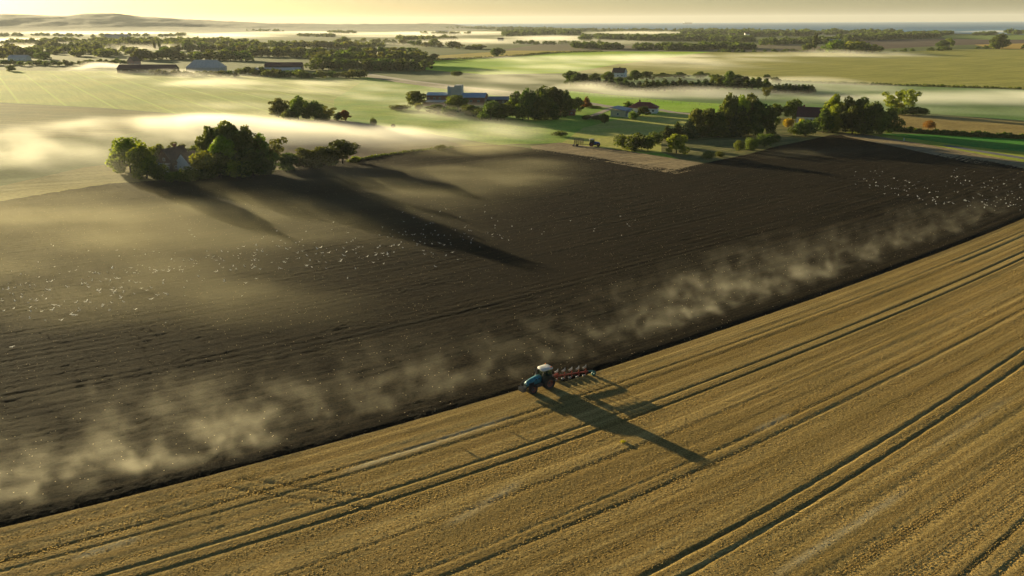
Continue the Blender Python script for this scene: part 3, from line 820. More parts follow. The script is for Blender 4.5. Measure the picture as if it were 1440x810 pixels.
def shape(kind, v):
    """crown and trunk arrays of a tree model, height NOM"""
    key = (kind, v)
    if key in SHAPES: return SHAPES[key]
    s = 1000 + hash_kind(kind) * 50 + v
    if kind == 'broad':
        lob = broad_lobes(s, 12, 0.56, 0.13, 0.88, 0.18)
        V, Fc = leaf_cloud(np.array(lob) * NOM, 2600, 0.30, s)
        tb = trunk_bm(6.5, 0.22, 7, s)
    elif kind == 'wide':
        lob = broad_lobes(s, 15, 0.80, 0.12, 0.88, 0.17)
        V, Fc = leaf_cloud(np.array(lob) * NOM, 3800, 0.30, s)
        tb = trunk_bm(6.0, 0.28, 9, s)
    elif kind == 'tall':
        lob = [(0.05 * math.sin(i * 2.1), 0.05 * math.cos(i * 1.7), 0.2 + 0.075 * i, 0.13 * math.sin(0.5 + i * 0.27), 0.13 * math.sin(0.5 + i * 0.27), 0.1) for i in range(10)]
        V, Fc = leaf_cloud(np.array(lob) * NOM, 1800, 0.26, s)
        tb = trunk_bm(8, 0.16, 6, s)
    elif kind == 'open':
        lob = [(math.cos(i * 2.4) * (0.1 + 0.02 * i), math.sin(i * 2.4) * (0.1 + 0.02 * i), 0.34 + 0.055 * i, 0.13, 0.13, 0.10) for i in range(11)]
        V, Fc = leaf_cloud(np.array(lob) * NOM, 1500, 0.26, s, fill=0.15)
        tb = trunk_bm(8, 0.17, 10, s)
    elif kind == 'conifer':
        r = random.Random(s); lob = []
        for i in range(11):
            z = 0.12 + 0.08 * i; rad = 0.27 * (1 - 0.93 * (i / 11) ** 0.9)
            for j in range(3 if i < 9 else 1):
                a = r.uniform(0, 6.28); lob.append((math.cos(a) * rad * 0.5, math.sin(a) * rad * 0.5, z, rad * 0.6, rad * 0.6, 0.06))
        V, Fc = leaf_cloud(np.array(lob) * NOM, 2200, 0.24, s)
        tb = trunk_bm(9, 0.2, 0, s, 0.0)
    elif kind == 'bush':
        r = random.Random(s)
        lob = [(math.cos(i * 2.4) * 0.36 * r.uniform(0.3, 1), math.sin(i * 2.4) * 0.36 * r.uniform(0.3, 1), 0.35 + 0.25 * r.random(), 0.33, 0.33, 0.33) for i in range(9)]
        V, Fc = leaf_cloud(np.array(lob) * NOM, 1500, 0.42, s)
        tb = trunk_bm(4, 0.3, 5, s)
    elif kind == 'far':
        lob = broad_lobes(s, 8, 0.8, 0.12, 0.85, 0.22)
        V, Fc = leaf_cloud(np.array(lob) * NOM, 420, 0.75, s, fill=0.1)
        tb = trunk_bm(6.0, 0.3, 0, s)
    elif kind == 'farconifer':
        lob = [(0, 0, 0.2 + 0.1 * i, 0.25 * (1 - i / 8.5), 0.25 * (1 - i / 8.5), 0.09) for i in range(8)]
        V, Fc = leaf_cloud(np.array(lob) * NOM, 380, 0.5, s, fill=0.1)
        tb = trunk_bm(8.0, 0.3, 0, s, 0)
    zmax = V[:, 2].max(); V = V * np.array([1, 1, NOM / zmax])
    SHAPES[key] = (V, Fc, tb)
    return SHAPES[key]
def hash_kind(k): return sum(ord(c) * (i + 1) for i, c in enumerate(k)) % 97
CROWN, TRUNK = {}, {}
def crown_mesh(kind, v, hue):
    if (kind, v, hue) not in CROWN:
        V, Fc, tb = shape(kind, v)
        CROWN[(kind, v, hue)] = mesh_np('crown', V, Fc, FOL[hue])
    return CROWN[(kind, v, hue)]
def trunk_mesh(kind, v):
    if (kind, v) not in TRUNK:
        me = bpy.data.meshes.new('trunk'); shape(kind, v)[2].to_mesh(me); me.materials.append(BARK)
        for p_ in me.polygons: p_.use_smooth = True
        TRUNK[(kind, v)] = me
    return TRUNK[(kind, v)]
def whole_mesh(kind, v, hue):
    """trunk and crown in one mesh for trees only a few pixels high"""
    key = ('whole', kind, v, hue)
    if key not in CROWN:
        bm = bmesh.new(); bm.from_mesh(crown_mesh(kind, v, hue)); n0 = len(bm.faces)
        bm.from_mesh(trunk_mesh(kind, v)); bm.faces.ensure_lookup_table()
        for f in bm.faces[n0:]: f.material_index = 1
        me = bpy.data.meshes.new('tree'); bm.to_mesh(me); bm.free()
        me.materials.append(FOL[hue]); me.materials.append(BARK)
        CROWN[key] = me
    return CROWN[key]
HUE_WORD = {'dark': 'dark green', 'mid': 'green', 'light': 'bright green', 'yellow': 'yellow green', 'conifer': 'dark', 'olive': 'olive green', 'rust': 'rusty brown'}
KINDS = {'broad': ('broadleaf_tree', 'tree', 'round broadleaf tree'), 'wide': ('broadleaf_tree', 'tree', 'broad-crowned tree'), 'tall': ('poplar_tree', 'tree', 'narrow tall tree'),
         'open': ('broadleaf_tree', 'tree', 'airy loose-crowned tree'), 'conifer': ('conifer_tree', 'tree', 'conifer tree'), 'bush': ('bush', 'bush', 'bush'),
         'far': ('broadleaf_tree', 'tree', 'broadleaf tree'), 'farconifer': ('conifer_tree', 'tree', 'conifer tree')}
ORD = ['first', 'second', 'third', 'fourth', 'fifth', 'sixth', 'seventh', 'eighth', 'ninth', 'tenth', '11th', '12th', '13th', '14th', '15th', '16th', '17th', '18th', '19th', '20th']
def plant(kind, hue, px, by, ty, wpx=None, v=None, tiny=False, xy=None, h=None):
    x, y = G(px, by) if xy is None else xy
    h = height_at(px, by, ty) if h is None else h
    v = random.randrange(4) if v is None else v
    s = h / NOM
    sx = s
    if wpx:
        natural = {'broad': 0.72, 'wide': 1.05, 'tall': 0.34, 'open': 0.62, 'conifer': 0.5, 'bush': 1.25, 'far': 0.95, 'farconifer': 0.5}[kind]
        wm = wpx * math.hypot(y * CP + (H) * SP, 0) / F
        sx = wm / (NOM * natural)
    nm, cat, word = KINDS[kind]
    if tiny:
        o = bpy.data.objects.new(nm, whole_mesh(kind, v, hue)); link(o); o.location = (x, y, 0); o.scale = (sx, sx, s)
    else:
        o = empty(nm, (x, y, 0), 0, (sx, sx, s))
        link(bpy.data.objects.new('trunk', trunk_mesh(kind, v)), o)
        link(bpy.data.objects.new('crown', crown_mesh(kind, v, hue)), o)
    o.rotation_euler.z = random.uniform(0, 6.28)
    return o, (cat, word, hue, px)
def cluster(where, group, items, tiny=False):
    """plant the items and give each a label that singles it out within the cluster"""
    out = []
    for it in items:
        it = dict(zip(('kind', 'hue', 'px', 'by', 'ty', 'wpx'), it)) if isinstance(it, tuple) else it
        out.append(plant(tiny=tiny, **it))
    name_them(out, where, group)
def name_them(out, where, group):
    by = {}
    for o, (cat, word, hue, px) in out: by.setdefault((word, hue), []).append((px, o, cat))
    for (word, hue), L_ in by.items():
        L_.sort(key=lambda t: t[0])
        hw = HUE_WORD[hue]
        for i, (px, o, cat) in enumerate(L_):
            if len(L_) == 1: lab = f'{hw} {word} {where}'
            elif i == 0: lab = f'{hw} {word} {where}, leftmost of its sort'
            elif i == len(L_) - 1: lab = f'{hw} {word} {where}, rightmost of its sort'
            elif i < 20: lab = f'{hw} {word} {where}, {ORD[i]} from left'
            else: lab = f'{hw} {word} {where}, {i + 1}th from left'
            tag(o, lab, cat, group)
# the clump of trees round the farmhouse at the corner of the ploughed land
cluster('round misty brown farmhouse', 'trees round the misty farmhouse', [
  ('broad', 'light', 184, 243, 192, 42), ('broad', 'mid', 168, 239, 214, 26), ('broad', 'light', 207, 251, 198, 36), ('bush', 'mid', 222, 254, 226, 34),
  ('broad', 'olive', 226, 239, 202, 28), ('open', 'olive', 251, 228, 200, 20), ('broad', 'olive', 274, 231, 204, 30), ('bush', 'mid', 246, 256, 240, 30), ('bush', 'mid', 266, 255, 234, 36),
  ('broad', 'light', 291, 252, 212, 36), ('broad', 'mid', 311, 252, 214, 34), ('wide', 'olive', 303, 241, 176, 44), ('wide', 'olive', 326, 241, 168, 52), ('broad', 'light', 318, 248, 190, 36), ('broad', 'olive', 348, 245, 175, 40),
  ('broad', 'mid', 367, 243, 186, 34), ('bush', 'light', 334, 252, 222, 40), ('broad', 'dark', 357, 250, 206, 40), ('open', 'olive', 384, 239, 192, 34), ('bush', 'olive', 374, 246, 222, 30),
  ('bush', 'dark', 290, 254, 236, 34)])
cluster('in hedgerow along ploughed field edge', 'hedgerow trees along the ploughed field', [
  ('broad', 'dark', 405, 238, 215, 32), ('broad', 'olive', 427, 236, 207, 34), ('wide', 'olive', 453, 234, 205, 44), ('broad', 'dark', 482, 231, 195, 46), ('bush', 'olive', 440, 236, 220, 30), ('bush', 'olive', 466, 234, 217, 26), ('bush', 'light', 500, 229, 219, 14), ('bush', 'olive', 620, 212, 203, 18)])
cluster('in clump standing out of valley mist', 'clump in the valley mist', [
  ('broad', 'olive', 392, 165, 137, 28), ('broad', 'mid', 420, 169, 134, 26), ('wide', 'dark', 443, 170, 141, 36), ('open', 'light', 463, 169, 149, 18), ('bush', 'olive', 408, 170, 155, 30),
  ('broad', 'rust', 486, 170, 154, 15), ('bush', 'dark', 476, 170, 157, 13), ('bush', 'dark', 455, 171, 158, 20), ('bush', 'olive', 525, 177, 165, 11), ('bush', 'dark', 553, 181, 174, 8)])
cluster('in grove beside brick farm building', 'grove beside the brick farm', [
  ('broad', 'mid', 586, 151, 127, 27), ('bush', 'light', 589, 156, 144, 12), ('bush', 'olive', 563, 155, 147, 34), ('broad', 'olive', 644, 158, 133, 32), ('broad', 'dark', 616, 160, 146, 28), ('bush', 'dark', 632, 163, 150, 28),
  ('broad', 'olive', 662, 163, 147, 24), ('broad', 'dark', 690, 168, 141, 30), ('bush', 'dark', 674, 166, 151, 26), ('broad', 'mid', 709, 168, 145, 26), ('broad', 'dark', 726, 166, 127, 22), ('wide', 'dark', 743, 168, 123, 34),
  ('broad', 'dark', 762, 166, 119, 34), ('wide', 'dark', 780, 164, 121, 38), ('broad', 'dark', 795, 162, 126, 24), ('broad', 'mid', 766, 168, 135, 30), ('bush', 'mid', 735, 169, 145, 30), ('bush', 'dark', 752, 169, 150, 30),
  ('broad', 'dark', 810, 158, 136, 21), ('conifer', 'rust', 825, 151, 135, 16), ('bush', 'dark', 778, 168, 153, 24)])
cluster('in bungalow garden', 'bungalow garden plants', [
  ('bush', 'dark', 825, 168, 161, 15), ('bush', 'dark', 839, 169, 162, 18), ('bush', 'mid', 850, 174, 160, 16), ('bush', 'mid', 890, 168, 155, 16), ('broad', 'dark', 904, 163, 149, 16), ('broad', 'mid', 882, 156, 142, 14),
  ('bush', 'dark', 875, 163, 156, 12), ('bush', 'olive', 788, 192, 184, 26), ('bush', 'light', 838, 152, 149, 20)])
cluster('in scrubby belt beside ploughed field', 'belt beside the ploughed field', [
  ('bush', 'dark', 876, 209, 188, 30), ('bush', 'dark', 893, 212, 186, 32), ('bush', 'mid', 911, 212, 190, 26), ('bush', 'dark', 921, 203, 184, 22), ('broad', 'light', 951, 216, 188, 25), ('conifer', 'dark', 938, 196, 176, 30),
  ('conifer', 'conifer', 968, 195, 166, 30), ('conifer', 'dark', 952, 193, 170, 24), ('broad', 'olive', 980, 191, 152, 24), ('broad', 'dark', 998, 190, 151, 22), ('conifer', 'dark', 1010, 193, 150, 30), ('wide', 'olive', 1024, 190, 129, 34),
  ('conifer', 'conifer', 1032, 193, 158, 26), ('broad', 'light', 1040, 189, 132, 24), ('broad', 'olive', 1051, 188, 130, 24), ('conifer', 'dark', 1042, 193, 148, 26), ('broad', 'dark', 1062, 190, 142, 30), ('wide', 'dark', 1078, 190, 147, 34),
  ('bush', 'mid', 1039, 213, 197, 20), ('bush', 'mid', 1055, 211, 193, 22), ('bush', 'dark', 1075, 207, 187, 30), ('bush', 'olive', 997, 224, 212, 22), ('bush', 'olive', 1012, 221, 212, 14), ('bush', 'dark', 988, 193, 176, 24)])
cluster('in garden round dark-roofed white house', 'garden round the dark-roofed house', [
  ('broad', 'dark', 1090, 168, 145, 22), ('broad', 'mid', 1114, 169, 138, 26), ('bush', 'yellow', 1108, 180, 166, 17), ('bush', 'dark', 1132, 192, 168, 40), ('bush', 'dark', 1120, 190, 177, 26), ('bush', 'dark', 1088, 201, 188, 20),
  ('bush', 'yellow', 1127, 177, 166, 10), ('bush', 'light', 1104, 177, 171, 8)])
cluster('in tall grove right of dark-roofed house', 'tall grove beside the dark-roofed house', [
  ('wide', 'light', 1169, 184, 131, 34), ('bush', 'light', 1171, 187, 164, 26), ('broad', 'dark', 1157, 187, 150, 24), ('broad', 'olive', 1189, 186, 134, 28), ('wide', 'dark', 1208, 187, 135, 38), ('broad', 'dark', 1198, 189, 148, 30),
  ('wide', 'dark', 1226, 187, 141, 34), ('broad', 'mid', 1237, 189, 156, 28), ('broad', 'dark', 1249, 187, 147, 26), ('conifer', 'dark', 1214, 190, 142, 26), ('open', 'light', 1253, 160, 127, 24), ('open', 'light', 1276, 158, 124, 24),
  ('bush', 'yellow', 1262, 160, 143, 22), ('bush', 'dark', 1284, 162, 149, 30), ('bush', 'dark', 1297, 162, 151, 18), ('bush', 'rust', 1305, 182, 168, 18), ('bush', 'dark', 1268, 162, 150, 26)])
# the hedge belt half sunk in mist behind the bungalow
H1 = [('broad', 'dark', 802, 120, 99, 18), ('broad', 'dark', 813, 121, 101, 18), ('wide', 'dark', 822, 121, 103, 22), ('broad', 'dark', 837, 116, 102, 16), ('wide', 'mid', 855, 113, 100, 22), ('wide', 'dark', 892, 114, 98, 22),
  ('broad', 'dark', 909, 112, 100, 16), ('wide', 'dark', 932, 110, 102, 24), ('wide', 'dark', 955, 110, 101, 24), ('wide', 'mid', 985, 110, 100, 20), ('broad', 'mid', 1007, 117, 104, 20), ('wide', 'mid', 1025, 118, 99, 26),
  ('broad', 'dark', 1037, 118, 104, 20), ('broad', 'dark', 1049, 119, 107, 12), ('wide', 'dark', 1078, 112, 104, 12), ('broad', 'dark', 1091, 118, 108, 14), ('broad', 'dark', 872, 120, 108, 16), ('open', 'olive', 1077, 140, 121, 12)]
cluster('in misty belt behind bungalow', 'misty belt behind the bungalow', H1)
tip = np.interp
out = []
for i in range(26):
    px = 842 + i * 9.4 + random.uniform(-2, 2); by = np.interp(px, [842, 865, 960, 1080], [121, 127.5, 128, 124]) + random.uniform(-.5, .5)
    out.append(plant('farconifer', random.choice(['conifer', 'dark']), px, by, by - random.uniform(13, 18), 19, tiny=True))
for i in range(13):
    px = 1086 + i * 4.6 + random.uniform(-1, 1)
    out.append(plant('farconifer', random.choice(['conifer', 'dark']), px, 131 + random.uniform(-.5, .5), 117.5 + random.uniform(-1, 2), 14, tiny=True))
for i, (o, (cat, word, hue, px)) in enumerate(out):
    if px < 1083: tag(o, 'small dark conifer in the close planted row behind the white bungalow', cat, 'conifers in the close planted row')
    else: tag(o, 'small dark conifer in the short misty row behind the dark-roofed house', cat, 'conifers in the short misty row')
for k in ((1,), (2,), (3,)): pass

# woods and belts farther off; each tree its own object until the count that shows, then masses
def belt(where, group, pts, n, hpx, hue, kind='far', spread=1.0, shared=True):
    out = []
    P = np.array(pts, float)
    seg = np.r_[0, np.cumsum(np.hypot(np.diff(P[:, 0]), np.diff(P[:, 1])))]
    for i in range(n):
        t = (i + random.uniform(0.2, 0.8)) / n * seg[-1]
        px = float(np.interp(t, seg, P[:, 0])); by = float(np.interp(t, seg, P[:, 1])) + random.uniform(-spread, spread)
        hh = random.uniform(*hpx); hu = random.choice(hue) if isinstance(hue, (list, tuple)) else hue
        out.append(plant(kind, hu, px, by, by - hh, hh * random.uniform(1.15, 1.6), tiny=True))
    if shared:
        for o, (cat, word, hu, px) in out: tag(o, f'{HUE_WORD[hu]} tree {where}', cat, group + ', ' + HUE_WORD[hu])
    else: name_them(out, where, group)
# the big dense wood behind the long white barn
belt('in top row of dense wood left of farm track', 'dense wood', [(450, 88), (520, 84), (590, 82)], 14, (15, 19), ['dark', 'olive'])
belt('in middle row of dense wood left of farm track', 'dense wood, middle row', [(445, 94), (520, 93), (598, 93)], 17, (17, 23), ['dark', 'dark', 'olive'])
belt('along front of dense wood left of farm track', 'dense wood, front row', [(440, 98), (520, 99), (600, 99)], 16, (13, 18), ['dark'])
belt('in dark hedge in front of long white-roofed barn', 'hedge before the white-roofed barn', [(330, 105), (430, 110), (515, 109)], 22, (8, 13), ['dark', 'olive'])
belt('in hedge before the pale gabled barn', 'hedge before the pale barn', [(212, 104), (270, 107), (335, 108)], 14, (6, 9), ['dark', 'olive'])
belt('in hedge row at left beyond drilled field', 'hedge row beyond the drilled field', [(-20, 92), (90, 92), (180, 91)], 22, (6, 9), ['mid', 'dark'])
belt('beside small white barn at far left', 'trees by the small white barn', [(-5, 86), (12, 74), (36, 80), (68, 85)], 9, (11, 16), ['dark', 'olive'])
belt('in wood behind long dark barn', 'wood behind the dark barn', [(190, 84), (260, 83), (350, 86)], 17, (10, 18), ['dark', 'olive', 'mid'])
belt('in far row of wood behind long dark barn', 'far row behind the dark barn', [(230, 72), (300, 72), (370, 76)], 15, (8, 14), ['olive', 'dark'])
belt('in wood behind long white-roofed barn', 'wood behind the white-roofed barn', [(350, 80), (410, 80), (460, 84)], 14, (11, 18), ['dark', 'mid', 'olive'])
belt('in far row behind long white-roofed barn', 'far row behind the white-roofed barn', [(360, 69), (420, 68), (500, 70)], 15, (9, 14), ['dark', 'light', 'olive'])
belt('in far belt beyond dense wood', 'belt beyond the dense wood', [(470, 64), (530, 62), (580, 64), (650, 69)], 16, (7, 12), ['dark', 'olive'])
belt('in misty belt at far left', 'misty belt at far left', [(55, 68), (95, 70), (140, 73)], 10, (8, 13), ['olive', 'dark'])
belt('in bright grove before far dark barn', 'grove before the far dark barn', [(1167, 74), (1195, 75), (1230, 75)], 8, (12, 19), ['light', 'mid'])
cluster('standing alone in far fields', 'lone trees in far fields', [
  ('broad', 'dark', 699, 80, 66.5, 17), ('bush', 'dark', 643, 108, 99, 19), ('broad', 'olive', 611, 84, 75, 13), ('broad', 'dark', 1405, 69, 46, 22), ('wide', 'mid', 1400, 69, 53, 17), ('tall', 'dark', 1145, 71, 45, 9),
  ('broad', 'mid', 1136, 72, 60, 15), ('bush', 'dark', 1237, 73, 64, 12), ('wide', 'dark', 1325, 67, 56, 20), ('broad', 'light', 1335, 66, 53, 12), ('broad', 'mid', 17, 100, 91, 12), 
  ('bush', 'dark', 1433, 126, 122, 7), ('tall', 'olive', 218, 70, 55, 5), ('tall', 'olive', 183, 66, 51, 8), ('tall', 'mid', 225, 70, 56, 5)], tiny=True)
# masses of far woodland (one object each: woods that read as one mass)
def woods(name, label, pts_list, hue, dens):
    Vs, Fs, off = [], [], 0
    r = np.random.default_rng(len(label))
    for (pts, n, h0, h1, sp) in pts_list:
        P = np.array(pts, float); seg = np.r_[0, np.cumsum(np.hypot(np.diff(P[:, 0]), np.diff(P[:, 1])))]
        for i in range(n):
            t = r.random() * seg[-1]
            px = np.interp(t, seg, P[:, 0]); by = np.interp(t, seg, P[:, 1]) + r.uniform(-sp, sp)
            x, y = G(px, by)
            if math.hypot(x, y) > 14000: continue
            h = r.uniform(h0, h1); s_ = h / NOM
            V, Fc, _ = shape('far', int(r.integers(4)))
            sub = r.random(len(Fc)) < dens
            F2 = Fc[sub]; V2 = V[F2.ravel()]
            c, s = math.cos(r.random() * 6.28), math.sin(r.random() * 6.28)
            k = s_ * r.uniform(1.0, 1.9)
            a = r.random() * 6.28; c, s = math.cos(a), math.sin(a)
            gr = 1.0 / math.sqrt(dens)
            cen = V2.reshape(-1, 6, 3).mean(1, keepdims=True)
            V2 = ((V2.reshape(-1, 6, 3) - cen) * gr + cen).reshape(-1, 3)
            Vs.append(np.column_stack([(V2[:, 0] * c - V2[:, 1] * s) * k + x, (V2[:, 0] * s + V2[:, 1] * c) * k + y, V2[:, 2] * s_]))
            Fs.append(np.arange(len(V2)).reshape(-1, 6) + off); off += len(V2)
    o = obj(name, mesh_np(name, np.concatenate(Vs), np.concatenate(Fs), FOL[hue]))
    tag(o, label, None, None, 'stuff')
woods('woods', 'far woods in the misty country at left', [
    ([(-60, 51), (60, 50), (120, 52), (260, 51)], 90, 9, 15, 1.2), ([(120, 44), (250, 42), (400, 43)], 110, 9, 16, 1.5), ([(0, 64), (70, 60), (150, 58), (240, 59), (330, 60)], 120, 9, 15, 1.5),
    ([(-40, 43), (120, 41), (400, 40)], 100, 9, 16, 1.0), ([(-40, 76), (40, 74), (140, 78), (200, 74)], 50, 8, 13, 3), ([(110, 66), (200, 64), (280, 66), (360, 65)], 110, 10, 17, 2.5),
    ([(360, 44), (400, 44)], 20, 9, 15, 0.6), ([(455, 46), (500, 47)], 26, 10, 16, 0.8), ([(420, 51), (470, 52)], 20, 9, 14, 0.5), ([(545, 41), (640, 41)], 40, 8, 12, 0.6),
    ([(560, 56), (600, 57), (640, 56)], 40, 10, 15, 1), ([(590, 48), (660, 48)], 26, 8, 13, 0.6), ([(-20, 39), (200, 38), (700, 37.5)], 160, 9, 14, 0.5), ([(655, 69), (680, 69)], 12, 6, 9, 0.5), ([(490, 69), (540, 66)], 20, 9, 12, 1)], 'olive', 0.35)
woods('woods', 'far dark woods before the sea', [
    ([(600, 40.5), (720, 41), (780, 42)], 130, 13, 20, 0.7), ([(710, 50), (760, 50), (815, 49)], 80, 14, 24, 1.5), ([(700, 43), (850, 44), (960, 44), (1060, 44.5)], 200, 10, 17, 1.2), ([(815, 56), (870, 55), (930, 56), (1000, 56), (1060, 58)], 200, 10, 17, 2),
    ([(960, 50), (1080, 50), (1180, 49), (1265, 50)], 220, 12, 22, 1.8), ([(895, 69), (925, 70), (990, 70)], 50, 9, 13, 1.2), ([(810, 68), (870, 69)], 36, 9, 13, 1), ([(985, 67), (1060, 70)], 60, 9, 13, 1.6),
    ([(1070, 62), (1130, 60), (1180, 60)], 70, 9, 14, 2), ([(1180, 57), (1260, 54), (1320, 52)], 120, 10, 18, 1.6), ([(1260, 49), (1340, 49)], 40, 10, 16, 1), ([(1370, 50), (1400, 49)], 22, 9, 13, 0.7), ([(1416, 48), (1460, 48), (1700, 48)], 80, 12, 22, 1),
    ([(1240, 74), (1320, 71), (1360, 69), (1440, 68), (1700, 66)], 50, 3, 8, 0.6), ([(1000, 73), (1240, 74)], 40, 2, 6, 0.5), ([(720, 62), (780, 62), (850, 62)], 40, 5, 9, 1)], 'dark', 0.35)
# low hedges: one thing each
def hedge(label, group, pts, h, w, hue, n):
    P = [Vector((*G(*q), 0)) for q in pts]
    r = np.random.default_rng(int(n)); lob = []
    L_ = [0]; 
    for a, b in zip(P, P[1:]): L_.append(L_[-1] + (b - a).length)
    for i in range(int(L_[-1] / (w * 0.7))):
        t = i * w * 0.7; k = max(j for j in range(len(L_) - 1) if L_[j] <= t); f = (t - L_[k]) / (L_[k + 1] - L_[k])
        q_ = P[k].lerp(P[k + 1], f); q_ = q_ + Vector((r.uniform(-.2, .2) * w, r.uniform(-.2, .2) * w, 0))
        hh = h * r.uniform(0.6, 1.15)
        lob.append((q_.x - P[0].x, q_.y - P[0].y, hh * 0.5, w * 0.6, w * 0.6, hh * 0.55))
    V, Fc = leaf_cloud(lob, n, 0.45 * h ** 0.5, 7 + n)
    o = obj('hedge', mesh_np('hedge', V, Fc, FOL[hue]), loc=P[0])
    tag(o, label, 'hedge', group)
hedge('long low dark hedge between maize stubble and green strip', None, [(1258, 184), (1300, 188), (1370, 192), (1440, 195.5), (1600, 204)], 2.0, 2.4, 'dark', 5000)
hedge('thin dark hedge line curving past the lone round tree', None, [(605, 86), (660, 83), (720, 80), (770, 75), (850, 72.5)], 2.6, 5, 'dark', 2500)
hedge('rough grassy hedge bank along the misty corner of the ploughed field', None, [(490, 228), (540, 219), (600, 211.5), (640, 208)], 0.8, 1.6, 'olive', 1200)
hedge('misty dark hedge bank between barley field and low meadow', None, [(1100, 115), (1180, 117.5), (1300, 121), (1440, 126)], 1.5, 4.0, 'olive', 1800)
# ------------------------------------------------------------------ buildings
M_brick = plain('brick', (0.30, 0.125, 0.075), 0.9, var=0.3, vscale=2.0)
M_white = plain('white_render', (0.78, 0.77, 0.72), 0.8, var=0.12, vscale=0.6)
M_cream = plain('cream_render', (0.60, 0.52, 0.33), 0.8, var=0.12, vscale=0.6)
M_pink = plain('pink_render', (0.50, 0.27, 0.22), 0.8, var=0.12)
M_dwood = plain('dark_boards', (0.055, 0.040, 0.032), 0.8)
M_bwall = plain('brown_wall', (0.15, 0.09, 0.06), 0.9)
M_tile_red = plain('red_tiles', (0.24, 0.055, 0.035), 0.7, var=0.35, vscale=1.5)
M_tile_dark = plain('dark_red_tiles', (0.10, 0.030, 0.028), 0.6, var=0.3, vscale=1.5)
M_tile_brown = plain('brown_tiles', (0.11, 0.065, 0.045), 0.7, var=0.3, vscale=1.5)
M_steel = plain('blue_grey_steel', (0.30, 0.38, 0.46), 0.45, var=0.12, vscale=0.5)
M_slate = plain('grey_roof', (0.12, 0.15, 0.18), 0.4, var=0.15, vscale=0.7)
M_pale = plain('pale_sheet', (0.60, 0.54, 0.46), 0.6, var=0.12, vscale=0.4)
M_glass = plain('window_glass', (0.03, 0.04, 0.05), 0.1, var=0.1, spec=0.8)
M_frame = plain('window_frame', (0.75, 0.74, 0.70), 0.6, var=0.05)
M_door = plain('door_paint', (0.16, 0.28, 0.40), 0.5, var=0.1)
M_doorb = plain('brown_door', (0.12, 0.07, 0.04), 0.6, var=0.1)

def wall_block(bm, L_, W, h, gable=0.0, x=0.0, y=0.0):
    """closed walls; gable = ridge height above the eaves, ridge along x"""
    a, b = L_ / 2, W / 2
    if gable:
        ring = lambda X: [(X, y - b, 0), (X, y - b, h), (X, y, h + gable), (X, y + b, h), (X, y + b, 0)]
        add_loft(bm, [ring(x - a), ring(x + a)])
    else:
        add_box(bm, x - a, x + a, y - b, y + b, 0, h)
def gable_roof(bm, L_, W, h, rise, over=0.4, th=0.18, x=0.0, y=0.0):
    a, b = L_ / 2 + over, W / 2 + over
    drop = over * rise / (W / 2)
    for s in (-1, 1):
        e = (y + s * b, h - drop + 0.02); r_ = (y, h + rise + 0.02)
        ring = lambda X: [(X, e[0], e[1]), (X, r_[0], r_[1]), (X, r_[0], r_[1] + th), (X, e[0], e[1] + th)]
        add_loft(bm, [ring(x - a), ring(x + a)])
def hip_roof(bm, L_, W, h, rise, over=0.5, hip=None, x=0.0, y=0.0):
    a, b = L_ / 2 + over, W / 2 + over
    hip = b if hip is None else hip
    base = [(x - a, y - b), (x + a, y - b), (x + a, y + b), (x - a, y + b)]
    V0 = [bm.verts.new((q[0], q[1], h - 0.12)) for q in base]; V1 = [bm.verts.new((q[0], q[1], h + 0.06)) for q in base]
    r1, r2 = bm.verts.new((x - a + hip, y, h + rise)), bm.verts.new((x + a - hip, y, h + rise))
    bm.faces.new(V0[::-1])
    for i in range(4): bm.faces.new((V0[i], V0[(i + 1) % 4], V1[(i + 1) % 4], V1[i]))
    bm.faces.new((V1[0], V1[1], r2, r1)); bm.faces.new((V1[1], V1[2], r2)); bm.faces.new((V1[2], V1[3], r1, r2)); bm.faces.new((V1[3], V1[0], r1))
def window(root, cx, y, z, w, h, side, name='window'):
    """side: -1 front (-y), +1 back, 2 = +x end, -2 = -x end"""
    def bx(bm, u0, u1, z0, z1, d0, d1):
        if abs(side) == 1: add_box(bm, u0, u1, min(y + side * d0, y + side * d1), max(y + side * d0, y + side * d1), z0, z1)
        else:
            s = 1 if side > 0 else -1
            add_box(bm, min(y + s * d0, y + s * d1), max(y + s * d0, y + s * d1), u0, u1, z0, z1)
    bm = bmesh.new(); t = 0.09
    bx(bm, cx - w / 2, cx + w / 2, z + h - t, z + h, -0.02, 0.06); bx(bm, cx - w / 2, cx + w / 2, z, z + t, -0.02, 0.08)
    bx(bm, cx - w / 2, cx - w / 2 + t, z + t, z + h - t, -0.02, 0.06); bx(bm, cx + w / 2 - t, cx + w / 2, z + t, z + h - t, -0.02, 0.06)
    bx(bm, cx - 0.03, cx + 0.03, z + t, z + h - t, -0.02, 0.05)
    f = bm_obj(name, bm, M_frame, root)
    bm = bmesh.new(); bx(bm, cx - w / 2 + t, cx - 0.03, z + t, z + h - t, -0.02, 0.02); bx(bm, cx + 0.03, cx + w / 2 - t, z + t, z + h - t, -0.02, 0.02)
    bm_obj('pane', bm, M_glass, f)
def door(root, cx, y, w, h, side, mat):
    bm = bmesh.new()
    if abs(side) == 1: add_box(bm, cx - w / 2, cx + w / 2, min(y - side * 0.02, y + side * 0.06), max(y - side * 0.02, y + side * 0.06), 0.02, h)
    else:
        s = 1 if side > 0 else -1
        add_box(bm, min(y - s * 0.02, y + s * 0.06), max(y - s * 0.02, y + s * 0.06), cx - w / 2, cx + w / 2, 0.02, h)
    bm_obj('door', bm, mat, root)
def chimney(root, x, y, z0, z1, mat, roof):
    bm = bmesh.new(); add_box(bm, x - 0.4, x + 0.4, y - 0.4, y + 0.4, z0, z1); add_box(bm, x - 0.48, x + 0.48, y - 0.48, y + 0.48, z1, z1 + 0.15)
    bm_obj('chimney', bm, mat, roof)
